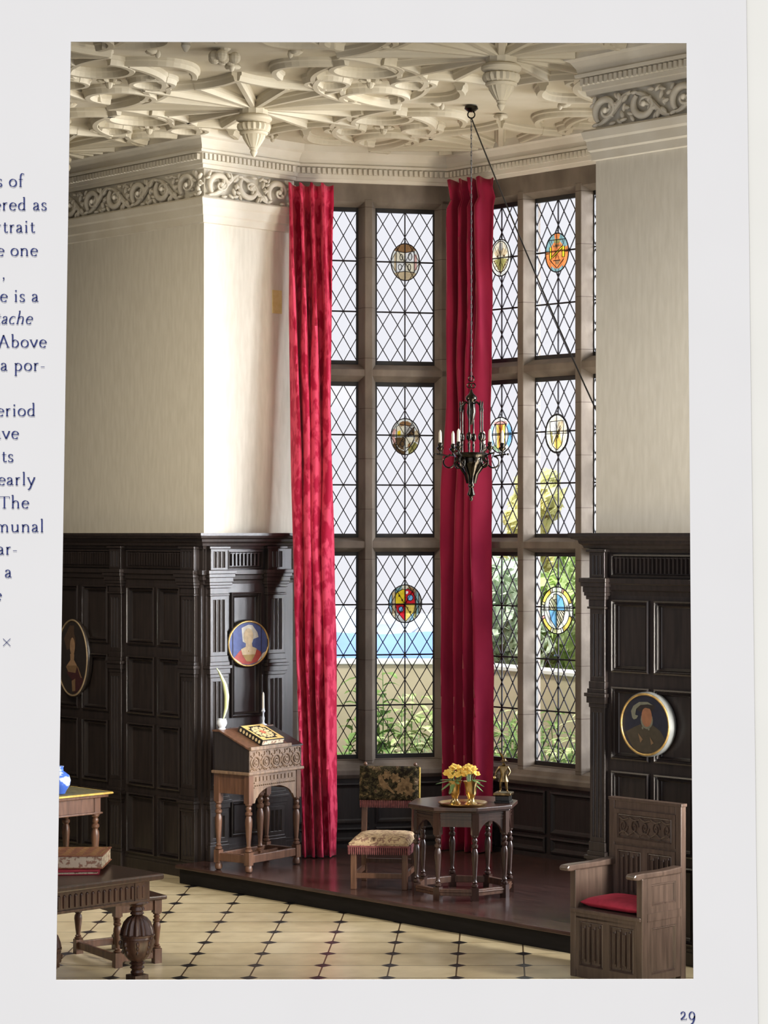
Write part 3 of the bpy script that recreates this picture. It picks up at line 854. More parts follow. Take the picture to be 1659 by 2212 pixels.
BAYP = [(0, 5.955), (.03, 5.955), (.04, 5.98), (.052, 5.985), (.054, 6.01), (.054, 6.075), (.085, 6.08), (.088, 6.10), (.075, 6.105), (.082, 6.14), (.11, 6.185), (.135, 6.2), (.14, CEIL), (0, CEIL)]
def frieze(mb, p, q, zc=5.83, pitch=.33, flip=0):
    """acanthus scroll: curling tendrils with leaves, alternating up and down"""
    p, q = Vector(p), Vector(q)
    d = (q - p); L = d.length; d.normalize()
    nrm = Vector((d.y, -d.x))
    def W(s, off, z):
        a = p + d * s + nrm * off
        return (a.x, a.y, z)
    n = max(1, round(L / pitch))
    pt = L / n
    rnd = random.Random(3)
    x_ = Matrix(((d.x, nrm.x, 0), (d.y, nrm.y, 0), (0, 0, 1)))
    def leaf(s, z, a, L, wd, off=.03):
        s = min(L_ - .012, max(.012, s))
        z = min(zc + .100, max(zc - .100, z))
        mb.ellipsoid(W(s, off, z), L, .020, wd, x_ @ Matrix.Rotation(-a, 3, 'Y'), 8, 5)
    L_ = L
    for i in range(n):
        sg = 1 if (i + flip) % 2 == 0 else -1
        c = pt * (i + .5)
        # heavy crescent that curls in on itself
        path, rr = [], []
        for k in range(34):
            t = k / 33
            ang = PI * 1.25 - t * 2 * PI * 1.22
            r = .088 * (1 - t) ** .8 + .012
            path.append(W(c - .02 + r * 1.15 * math.cos(ang), .036 + .022 * t, zc + sg * r * math.sin(ang) * .98))
            rr.append(.010 + .018 * math.sin(PI * min(1, t * 1.7 + .1)) ** 1.0 * (1 - .4 * t))
        mb.tube(path, rr, 8)
        # stem that swings over to the next scroll
        path, rr = [], []
        for k in range(16):
            t = k / 15
            path.append(W(c - .10 + .30 * t, .032, zc - sg * (.085 - .185 * (t * t * (3 - 2 * t)))))
            rr.append(.012 + .010 * math.sin(PI * t))
        if c + .2 < L + .02: mb.tube(path, rr, 7)
        for k in range(5):
            t = k / 4
            a = PI * (.9 - 1.3 * t)
            leaf(c + .11 + .055 * math.cos(a), zc + sg * (.015 + .065 * math.sin(a)), sg * a, .034, .015, .04)
        for (u_, w_, a, l_) in ((-.005, .0, .6, .032), (.015, .03, 1.8, .026), (.02, -.03, -1.0, .026), (.14, -.085, .4, .034), (.10, -.09, 2.6, .03), (-.13, .085, 1.0, .03), (-.15, .05, .3, .026), (.07, .09, 2.2, .03), (.15, .0, 1.2, .03), (-.12, -.09, .2, .03), (.03, -.095, .1, .03)):
            leaf(c + u_, zc + sg * w_, sg * a + rnd.uniform(-.25, .25), l_, .013, .034 + rnd.random() * .014)
        mb.ellipsoid(W(c - .02, .058, zc), .022, .022, .022, x_, 8, 5)
def cornice(name, path, prof, dsegs, doff, lower=None, fsegs=(), flip=0):
    root = empty(name, A0, ROT, kind='structure')
    mb = MB().molding(path, prof)
    for a, b in dsegs: dentils(mb, a, b, doff, 6.02, 6.068)
    mb.build('dentil_cornice', M['stucco'], root)
    if lower:
        MB().molding(path, lower).build('lower_moulding', M['stucco'], root)
    for k, (a, b) in enumerate(fsegs):
        mb = MB()
        frieze(mb, a, b, flip=(flip + k) % 2)
        mb.build('scroll_frieze', M['stucco'], root, smooth=50)
    return root
cornice('trim_1', [(-4.3, 0), (0, 0), (0, .96)], UP, [((-3.6, 0), (0.07, 0)), ((0, -.07), (0, .95))], .07, LOW, [((-3.4, 0), (.02, 0)), ((0, .0), (0, .95))], 1)
cornice('trim_2', [(0, .985), (.735, 2.15), (3.70, 2.15), (4.4, 1.05)], BAYP, [((.0, .985), (.735, 2.15)), ((.72, 2.15), (3.4, 2.15))], .054)
cornice('trim_3', [(4.45, .96), (4.45, 0), (6.4, 0)], UP, [((4.38, 0), (6.2, 0)), ((4.45, .9), (4.45, -.07))], .07, LOW, [((4.43, 0), (6.2, 0))], 0)

# ------------------------------------------------------------------ wainscot
STEP = [(0, -.028), (0, -.050), (.010, -.056), (.017, -.036), (.022, -.034), (.030, -.048), (.041, -.016), (.046, -.012)]
def flute_poly(x0, x1, d, n=3):
    pts = [(x0, 0), (x0, -d)]
    wd = x1 - x0
    m = wd * .13
    fw = (wd - 2 * m) / n
    for i in range(n):
        a = x0 + m + i * fw + fw * .14
        b = x0 + m + (i + 1) * fw - fw * .14
        r = (b - a) / 2
        for k in range(7):
            t = PI * k / 6
            pts.append(((a + b) / 2 - r * math.cos(t), -d + r * .95 * math.sin(t)))
    pts += [(x1, -d), (x1, 0)]
    return pts
def pilaster(root, x0, x1, zb, d=.062, last=False):
    mb = MB()
    def blk(z0, z1, e, dd=None):
        mb.box(x0 - e, x1 + e, -(d if dd is None else dd) - e, 0, z0, z1)
    # plinth and base
    blk(zb, zb + .13, .012); blk(zb + .13, zb + .155, .004)
    # three fluted shafts between mouldings
    for (a, b) in ((zb + .155, .56), (.755, 1.69), (1.87, 2.375)):
        mb.prism(flute_poly(x0, x1, d), a + .03, b - .03)
        mb.box(x0, x1, -d, 0, a, a + .035); mb.box(x0, x1, -d, 0, b - .035, b)
    for zc in (.56, 1.69):
        blk(zc, zc + .03, .006); blk(zc + .03, zc + .075, .018); blk(zc + .075, zc + .10, .03); blk(zc + .10, zc + .13, .014); blk(zc + .13, zc + .195 if zc < 1 else zc + .18, .006)
    # capital
    blk(2.375, 2.39, .014); blk(2.39, 2.44, .006); blk(2.44, 2.465, .02); blk(2.465, 2.49, .03)
    # entablature block with three flutes, breaking forward
    blk(2.49, 2.53, .036); blk(2.53, 2.56, .048); blk(2.56, 2.59, .056)
    mb.prism(flute_poly(x0, x1, d + .006), 2.605, 2.755)
    mb.box(x0, x1, -d - .006, 0, 2.59, 2.612); mb.box(x0, x1, -d - .006, 0, 2.745, 2.77)
    blk(2.77, 2.79, .02)
    mb.build('pilaster', M['oak'], root, bevel=.003)
CAPP = [(0, 2.765), (.03, 2.768), (.036, 2.79), (.06, 2.795), (.066, 2.815), (.085, 2.83), (.09, 2.85), (.125, 2.862), (.13, 2.878), (.14, 2.88), (.14, 2.902), (0, 2.902)]
MIDP = [(0, 2.47), (.03, 2.472), (.034, 2.50), (.05, 2.51), (.055, 2.545), (.075, 2.555), (.078, 2.59), (0, 2.592)]
def wainscot(name, loc, rot, x0, x1, zb, pils, cols, rows, label=None):
    root = empty(name, loc, rot, kind='structure')
    MB().box(x0, x1, -.012, .02, zb, 2.8).build('panel_board', M['oak'], root)
    # stiles and rails
    mb = MB()
    xs = sorted(cols)
    edges = [x0] + [v for c in xs for v in c] + [x1]
    for i in range(0, len(edges), 2):
        if edges[i + 1] - edges[i] > .004: mb.box(edges[i], edges[i + 1], -.03, -.01, zb, 2.49)
    zr = sorted(rows)
    ze = [zb] + [v for r in zr for v in r] + [2.49]
    for c in xs:
        for i in range(0, len(ze), 2):
            mb.box(c[0], c[1], -.03, -.01, ze[i], ze[i + 1])
    mb.build('stile_and_rail', M['oak'], root)
    for c in xs:
        for r in zr:
            MB().ring(c[0], c[1], r[0], r[1], STEP).build('panel_moulding', M['oak'], root)
    for (a, b) in pils:
        pilaster(root, a, b, zb)
    # fluted frieze between the blocks
    blocks = [x0] + [v for p in pils for v in p] + [x1]
    for i in range(0, len(blocks), 2):
        a, b = blocks[i] + .03, blocks[i + 1] - .03
        if b - a < .12: continue
        mb = MB()
        mb.ring(a, b, 2.60, 2.755, [(0, -.012), (0, -.035), (.012, -.038), (.018, -.02)])
        n = int((b - a - .06) / .036)
        pt = (b - a - .06) / n
        for k in range(n):
            c = a + .03 + pt * (k + .5)
            mb.prism([(c - pt * .32, -.012), (c - pt * .2, -.034), (c + pt * .2, -.034), (c + pt * .32, -.012)], 2.625, 2.735)
            mb.prism([(c - pt * .5, 2.735), (c + pt * .5, 2.735), (c + pt * .5, 2.725), (c + pt * .3, 2.728), (c, 2.738), (c - pt * .3, 2.728), (c - pt * .5, 2.725)], -.03, -.012, axis='y')
        mb.build('frieze_fluting', M['oak'], root)
    mb = MB().box(x0, x1, -.045, -.01, zb, zb + .09).box(x0, x1, -.036, -.01, zb + .09, zb + .115)
    mb.build('skirting', M['oak'], root)
    return root
ROWS = [(.136, .655), (.72, 1.26), (1.34, 1.84), (1.94, 2.44)]
wainscot('trim_4', A0, ROT, -3.7, 0, 0, [(-3.44, -3.27), (-2.43, -2.26), (-1.262, -1.09), (-.235, -.05)],
         [(-3.22, -2.86), (-2.82, -2.48), (-2.20, -1.76), (-1.70, -1.31), (-1.03, -.63), (-.585, -.27)], ROWS)
wainscot('trim_5', A0, -ROT, 0.0, .94, DZ, [(.02, .20), (.635, .82)], [(.255, .58)], [(.335, .64), (.72, 1.26), (1.34, 2.40)])
wainscot('trim_6', H(4.45, 0), ROT, 0.0, 3.0, 0, [(.0, .14), (1.0, 1.16), (2.1, 2.26)], [(.185, .53), (.575, .93), (1.22, 1.62), (1.66, 2.05)], ROWS)
tr = empty('trim_7', A0, ROT, kind='structure')
for nm, pr in (('wainscot_cap', CAPP), ('wainscot_band', MIDP)):
    MB().molding([(-3.7, 0), (0, 0), (0, .94)], pr).build(nm, M['oak'], tr)
    MB().molding([(4.45, .9), (4.45, 0), (7.4, 0)], pr).build(nm, M['oak'], tr)
# return face of the right pier, inside the bay
MB().box(4.43, 4.46, .0, .94, DZ, 2.8).build('panel_board', M['oak'], tr)
# ------------------------------------------------------------------ ceiling tracery
def in_ceiling(x, y):
    if y < -.02: return True
    if y < .9: return .16 < x < 4.3
    if y > 2.0: return False
    t = (y - .98) / 1.17
    return .2 + .735 * max(0, t) < x < 4.25 - .75 * max(0, t)
def in_room(x, y):
    p = H(x, y)
    if not in_ceiling(x, y): return False
    return p.y > 13.6 and -4.9 < p.x < 3.6 and (y < -.16 or .0 < x < 4.45) and not (y > -.16 and (x < .16 or x > 4.29))
RIBP = [(-.042, 0), (-.042, -.022), (-.030, -.030), (-.024, -.052), (-.018, -.064), (.018, -.064), (.024, -.052), (.030, -.030), (.042, -.022), (.042, 0)]
RC = [0]
def rib(mb, pts, sc=1.0):
    """moulded plaster rib along a plan curve (hall frame), cut off at the walls"""
    run, runs = [], []
    for q in pts:
        if in_room(*q): run.append(q)
        else:
            if len(run) > 1: runs.append(run)
            run = []
    if len(run) > 1: runs.append(run)
    for r in runs:
        n = len(r)
        vs, fs = [], []
        RC[0] += 1
        hz = 1 + .012 * (RC[0] * 7 % 11 - 5)
        for i in range(n):
            a, b = r[max(0, i - 1)], r[min(n - 1, i + 1)]
            dx, dy = b[0] - a[0], b[1] - a[1]
            q = math.hypot(dx, dy) or 1
            nx, ny = -dy / q, dx / q
            for (o, z) in RIBP:
                vs.append((r[i][0] + nx * o * sc * hz, r[i][1] + ny * o * sc * hz, z * hz))
        k = len(RIBP)
        for i in range(n - 1):
            for t in range(k - 1):
                fs.append((i * k + t, i * k + t + 1, (i + 1) * k + t + 1, (i + 1) * k + t))
        fs.append(tuple(range(k)))
        fs.append(tuple(range((n - 1) * k, n * k))[::-1])
        mb.add(vs, fs)
def seg(a, b, n=14):
    return [(a[0] + (b[0] - a[0]) * i / n, a[1] + (b[1] - a[1]) * i / n) for i in range(n + 1)]
def bow(a, b, sag, n=14):
    """arc from a to b bulging to the left by sag"""
    dx, dy = b[0] - a[0], b[1] - a[1]
    L = math.hypot(dx, dy)
    nx, ny = -dy / L, dx / L
    return [(a[0] + dx * t + nx * sag * 4 * t * (1 - t), a[1] + dy * t + ny * sag * 4 * t * (1 - t)) for t in (i / n for i in range(n + 1))]
def circ(c, r, a0=0, a1=360, n=28):
    return [(c[0] + r * math.cos(math.radians(a0 + (a1 - a0) * i / n)), c[1] + r * math.sin(math.radians(a0 + (a1 - a0) * i / n))) for i in range(n + 1)]
PX0, PY0, LP = 1.344, -.55, 2.72
ribs_root = ceil
def add_ceiling_part(mb, name, smooth=None):
    o = mb.build(name, M['ceiling'], ceil, smooth=smooth)
    o.location = (A0.x, A0.y, 0)
    o.rotation_euler = (0, 0, ROT)
    return o
for i in range(-2, 3):
    for j in range(-3, 2):
        px, py = PX0 + LP * i, PY0 + LP * j
        w_ = H(px, py)
        if not (12.0 < w_.y < 22.5 and -6.5 < w_.x < 5.5): continue
        mb = MB()
        ends = []
        for k in range(16):
            a = 2 * PI * k / 16
            r = (1.05, .88, 1.13, .88)[k % 4]
            e = (px + r * math.cos(a), py + r * math.sin(a))
            ends.append(e)
            rib(mb, seg((px + .1 * math.cos(a), py + .1 * math.sin(a)), e, 20))
        for k in range(16):
            a, b = ends[k], ends[(k + 1) % 16]
            rib(mb, bow(a, b, .035))
        if mb.v: add_ceiling_part(mb, 'star_rib')
        # clusters of rings at the middle of each side
        for (ox, oy) in ((LP / 2, 0), (0, LP / 2)):
            cx_, cy_ = px + ox, py + oy
            mb = MB()
            for (dx, dy, r) in ((.225, .225, .155), (-.225, -.225, .155)):
                rib(mb, circ((cx_ + dx, cy_ + dy), r), .9)
            for s in (1, -1):
                rib(mb, circ((cx_ + .37 * s, cy_ - .37 * s), .25, (135 if s > 0 else -45) - 150, (135 if s > 0 else -45) + 150), 1.0)
                rib(mb, bow((cx_ + .10 * s, cy_ + .40 * s), (cx_ + .62 * s, cy_ - .28 * s), .11), 1.0)
                rib(mb, bow((cx_ + .40 * s, cy_ + .10 * s), (cx_ - .28 * s, cy_ + .62 * s), -.11), 1.0)
            if in_room(cx_, cy_):
                for k in range(6):
                    a = k * PI / 3
                    mb.ellipsoid((cx_ + .05 * math.cos(a), cy_ + .05 * math.sin(a), -.03), .045, .022, .02, Matrix.Rotation(a, 3, 'Z'), 7, 4)
                mb.ellipsoid((cx_, cy_, -.045), .03, .03, .045, None, 8, 5)
            if mb.v: add_ceiling_part(mb, 'ring_rib')
        # cell centre: ring, petals and leaf sprigs
        cx_, cy_ = px + LP / 2, py + LP / 2
        mb = MB()
        for k in range(4):
            a = k * PI / 2
            c, n_ = (math.cos(a), math.sin(a)), (-math.sin(a), math.cos(a))
            rib(mb, bow((cx_ + .78 * c[0] - .34 * n_[0], cy_ + .78 * c[1] - .34 * n_[1]), (cx_ + .78 * c[0] + .34 * n_[0], cy_ + .78 * c[1] + .34 * n_[1]), .26), 1.0)
        if in_room(cx_, cy_) and cy_ < 0:
            for k in range(7):
                a = k * PI / 3.5
                mb.ellipsoid((cx_ + .075 * math.cos(a) * (k > 0), cy_ + .075 * math.sin(a) * (k > 0), -.06), .042, .042, .042, None, 10, 7)
            mb.lathe([(.02, -.06), (.03, -.02), (.05, 0)], 10, (cx_, cy_, 0))
        if mb.v: add_ceiling_part(mb, 'wheel_rib')
        for k in range(4):
            a = k * PI / 2 + PI / 4
            sx_, sy_ = cx_ + .46 * math.cos(a), cy_ + .46 * math.sin(a)
            if in_room(sx_, sy_) and in_room(sx_, sy_ + .1):
                mb = MB()
                for t in (-.7, 0, .7):
                    b = a + t
                    mb.ellipsoid((sx_ + .04 * math.cos(b), sy_ + .04 * math.sin(b), -.02), .05, .02, .022, Matrix.Rotation(b, 3, 'Z'), 7, 4)
                mb.ellipsoid((sx_, sy_, -.035), .022, .022, .03, None, 7, 4)
                add_ceiling_part(mb, 'leaf_sprig', 60)
        if in_room(px, py) and py < 1:
            mb = MB()
            mb.lathe([(.118, 0), (.118, -.015), (.112, -.02), (.112, -.105), (.118, -.11)], 36, (px, py, 0), lobes=24, amp=.10)
            mb.lathe([(.10, -.10), (.135, -.118), (.142, -.132), (.138, -.148), (.118, -.158), (.104, -.168)], 28, (px, py, 0))
            mb.lathe([(.104, -.165), (.128, -.178), (.134, -.200), (.124, -.225), (.106, -.236)], 36, (px, py, 0), lobes=18, amp=.09)
            mb.lathe([(.104, -.234), (.112, -.243), (.108, -.255), (.098, -.262)], 28, (px, py, 0))
            mb.lathe([(.094, -.262), (.088, -.285), (.060, -.33), (.044, -.352), (.034, -.36)], 36, (px, py, 0), lobes=16, amp=.12)
            mb.lathe([(.034, -.358), (.036, -.368), (.026, -.376), (.030, -.392), (.020, -.412), (.012, -.425), (.002, -.432)], 16, (px, py, 0))
            add_ceiling_part(mb, 'ceiling_pendant', 35)
# little bunch of knobs hanging at one crossing
p = None

# ------------------------------------------------------------------ curtains
def curtain(name, p_top0, p_top1, p_bot0, p_bot1, z_top, z_bot, folds, m, label, amp=.045, seed=1, head=.17):
    rnd = random.Random(seed)
    nu, nv = folds * 18, 70
    ph = [rnd.uniform(-.35, .35) for _ in range(folds + 2)]
    am = [rnd.uniform(.6, 1.3) for _ in range(folds + 2)]
    vs, fs = [], []
    p_top0, p_top1, p_bot0, p_bot1 = [Vector((*q, 0)) for q in (p_top0, p_top1, p_bot0, p_bot1)]
    for j in range(nv + 1):
        t = j / nv
        z = z_top + (z_bot - z_top) * t
        a = p_top0.lerp(p_bot0, t); b = p_top1.lerp(p_bot1, t)
        d = (b - a); L = d.length; d.normalize()
        nrm = Vector((d.y, -d.x, 0))
        dz = z_top - z
        for i in range(nu + 1):
            u = i / nu
            f = u * folds
            k = min(folds, int(f))
            wob = .22 * math.sin(z * 1.9 + k * 1.7 + seed) + .12 * math.sin(z * 4.3 + k)
            sft = ph[k] * (1 - (f - k)) + ph[k + 1] * (f - k)
            aa = am[k] * (1 - (f - k)) + am[k + 1] * (f - k)
            pinch = 1.0 if dz > head else (.55 + .45 * abs(dz - head * .55) / head)
            y = amp * aa * pinch * math.sin(2 * PI * (f + sft * .6 + wob * .35))
            y += .012 * noise.noise(Vector((u * 7 + seed, z * 2.2, 3)))
            tuck = -.035 * math.exp(-((dz - head) / .03) ** 2)
            x = u * L + .018 * math.sin(2 * PI * f * 1.0 + z * 1.3)
            q = a + d * x + nrm * (y + tuck)
            vs.append((q.x, q.y, z + (.012 * math.sin(2 * PI * f) if j == 0 else 0)))
    for j in range(nv):
        for i in range(nu):
            r = j * (nu + 1) + i
            fs.append((r, r + 1, r + nu + 2, r + nu + 1))
    mb = MB(); mb.add(vs, fs)
    o = mb.build(name, m, smooth=80)
    sd = o.modifiers.new('solid', 'SOLIDIFY'); sd.thickness = .012
    return tag(o, label, 'curtain')
def GX(u, y): return ((u - CX) / FPX * y, y)
curtain('curtain', GX(621, 19.52), GX(714, 19.52), GX(652, 19.22), GX(724, 19.22), 5.90, .165, 4, M['velvet'],
        'bright crimson damask curtain hanging full height at the left of the bay window', .075, 4)
curtain('curtain', GX(974, 19.72), GX(1057, 19.46), GX(960, 19.70), GX(1055, 19.44), 5.955, .165, 4, M['velvet_shaded'],
        'darker red velvet curtain hanging in the bay corner behind the chandelier', .08, 9)

# scrap of yellowed tape on the white side of the left pier
tp = MB().box(0, .004, .735, .84, 4.795, 4.995).build('paper_tape', M['tape'], loc=A0, rot=ROT)
tag(tp, 'yellowed scrap of tape stuck on the white wall beside the crimson curtain', 'tape')

# ------------------------------------------------------------------ chandelier
def chandelier():
    X, Y = -.207, 17.8
    root = empty('chandelier', (X, Y, 3.17), 0, 'dark metal candle chandelier hanging on a long chain in front of the bay', 'chandelier')
    Z = lambda v: CAM_Z + (CY - v) / FPX * Y - 3.17
    m = M['chandelier']
    # ceiling plate and ring
    mb = MB().lathe([(.002, 0), (.05, -.01), (.055, -.03), (.03, -.05), (.012, -.055)], 16, (0, 0, CEIL - 3.17))
    mb.tube([(.028 * math.cos(t), 0, CEIL - 3.17 - .075 + .028 * math.sin(t)) for t in [2 * PI * k / 16 for k in range(16)]], .006, 6, closed=True)
    mb.build('ceiling_hook', m, root, smooth=50)
    ch = MB()
    z0, z1 = Z(822), CEIL - 3.17 - .1
    n = 62
    for k in range(n):
        zc = z0 + (z1 - z0) * (k + .5) / n
        h = (z1 - z0) / n * .62
        ax = k % 2
        ch.tube([((.0048 * math.cos(t) if ax else 0), (0 if ax else .0048 * math.cos(t)), zc + h * math.sin(t)) for t in [2 * PI * q / 8 for q in range(8)]], .0024, 4, closed=True)
    ch.build('chain', M['iron'], root)
    mb = MB()
    for (dx, zz, r) in ((0, Z(818), .022), (.014, Z(833), .018), (-.014, Z(833), .018)):
        mb.tube([(dx + r * math.cos(t), .004, zz + r * math.sin(t)) for t in [2 * PI * k / 16 for k in range(16)]], .005, 6, closed=True)
    mb.build('ring_link', m, root, smooth=50)
    mb = MB()
    mb.lathe([(.003, Z(840)), (.012, Z(846)), (.018, Z(850)), (.044, Z(857)), (.046, Z(862)), (.028, Z(868)), (.032, Z(880)), (.036, Z(890)), (.026, Z(904)), (.012, Z(914)), (.003, Z(918))], 18)
    mb.build('crown_knob', m, root, smooth=40)
    # six slim posts and the fretted crown
    for k in range(6):
        a = k * PI / 3 + .35
        x, y = .093 * math.cos(a), .093 * math.sin(a)
        mb = MB()
        mb.tube([(x, y, Z(982)), (x, y, Z(888))], .0065, 7)
        mb.tube([(x, y, Z(890)), (x * .9, y * .9, Z(876)), (x * .55, y * .55, Z(868)), (x * .3, y * .3, Z(872))], .006, 6)
        mb.lathe([(.003, Z(866)), (.008, Z(872)), (.005, Z(878)), (.010, Z(886)), (.005, Z(892))], 8, (x, y, 0))
        mb.ellipsoid((x * 1.06, y * 1.06, Z(944)), .022, .022, .036, None, 8, 6)
        mb.lathe([(.004, Z(954)), (.012, Z(960)), (.008, Z(966)), (.011, Z(972))], 8, (x * 1.04, y * 1.04, 0))
        mb.build('post', m, root, smooth=50)
    mb = MB()
    mb.lathe([(.012, Z(976)), (.125, Z(978)), (.135, Z(983)), (.125, Z(988)), (.095, Z(990)), (.092, Z(1000)), (.082, Z(1004)), (.06, Z(1014)), (.038, Z(1026)), (.024, Z(1040)), (.020, Z(1046)), (.026, Z(1050)), (.016, Z(1054)),
              (.024, Z(1062)), (.032, Z(1069)), (.016, Z(1072)), (.010, Z(1076)), (.014, Z(1079)), (.003, Z(1083))], 24)
    for k in range(8):
        a = k * PI / 4 + .2
        mb.tube([(.1 * math.cos(a), .1 * math.sin(a), Z(990)), (.135 * math.cos(a), .135 * math.sin(a), Z(1000)), (.095 * math.cos(a), .095 * math.sin(a), Z(1008)), (.05 * math.cos(a), .05 * math.sin(a), Z(1024)), (.03 * math.cos(a), .03 * math.sin(a), Z(1044))], .009, 6)
    mb.build('urn_body', m, root, smooth=40)
    for k in range(6):
        a = k * PI / 3 + .12
        c, s = math.cos(a), math.sin(a)
        mb = MB()
        pts = []
        for q in range(22):
            t = q / 21
            ang = PI + t * 1.5 * PI
            pts.append((.175 - .0 + .045 * math.cos(ang) + .0, Z(998) + .045 * math.sin(ang)))
        pts = [(.10, Z(984)), (.13, Z(990))] + pts + [(.24, Z(982)), (.275, Z(981))]
        mb.tube([(x * c, x * s, z) for x, z in pts], .0065, 7)
        mb.ellipsoid((.29 * c, .29 * s, Z(981)), .012, .012, .009, None, 8, 5)
        ex = .245
        mb.lathe([(.004, Z(983)), (.010, Z(980)), (.006, Z(976)), (.012, Z(974)), (.026, Z(970)), (.030, Z(967)), (.014, Z(965)), (.020, Z(960)), (.015, Z(957)), (.012, Z(956))], 12, (ex * c, ex * s, 0))
        arm = mb.build('candle_arm', m, root, smooth=50)
        MB().lathe([(.013, Z(958)), (.012, Z(936)), (.010, Z(933)), (.003, Z(929))], 10, (ex * c, ex * s, 0)).build('candle', M['candle'], arm, smooth=50)
    return root
chandelier()
# cord that raises the chandelier, tied off on the right pier
p0, p1 = Vector((-.207, 17.8, CEIL - .10)), H(4.452, .10, 3.62)
mb = MB()
pts = [p0.lerp(p1, t / 30) - Vector((0, 0, .05 * 4 * (t / 30) * (1 - t / 30))) for t in range(31)]
mb.tube([q - p1 for q in pts], .0058, 6)
mb.lathe([(.004, -.03), (.014, -.02), (.014, .02), (.004, .03)], 8, (0, 0, 0))
tag(mb.build('cord', M['iron'], loc=p1, smooth=60), 'thin dark cord slanting from the ceiling hook to the right-hand pier', 'cord')
# ------------------------------------------------------------------ turned legs
def turned(mb, x, y, prof, n=14, sc=1.0):
    mb.lathe([(r * sc, z) for r, z in prof], n, (x, y, 0))
def baluster(z0, z1, r):
    """profile of a turned leg between two square blocks"""
    h = z1 - z0
    P = [(.62, 0), (.95, .02), (.95, .05), (.55, .07), (.80, .10), (.50, .13), (.58, .2), (.72, .32), (.86, .48), (.98, .60), (.90, .68), (.60, .74), (.95, .77), (.95, .81), (.55, .84), (.80, .88), (.80, .91), (.55, .94), (.95, .97), (.95, 1.0)]
    return [(r * a, z0 + h * b) for a, b in P]

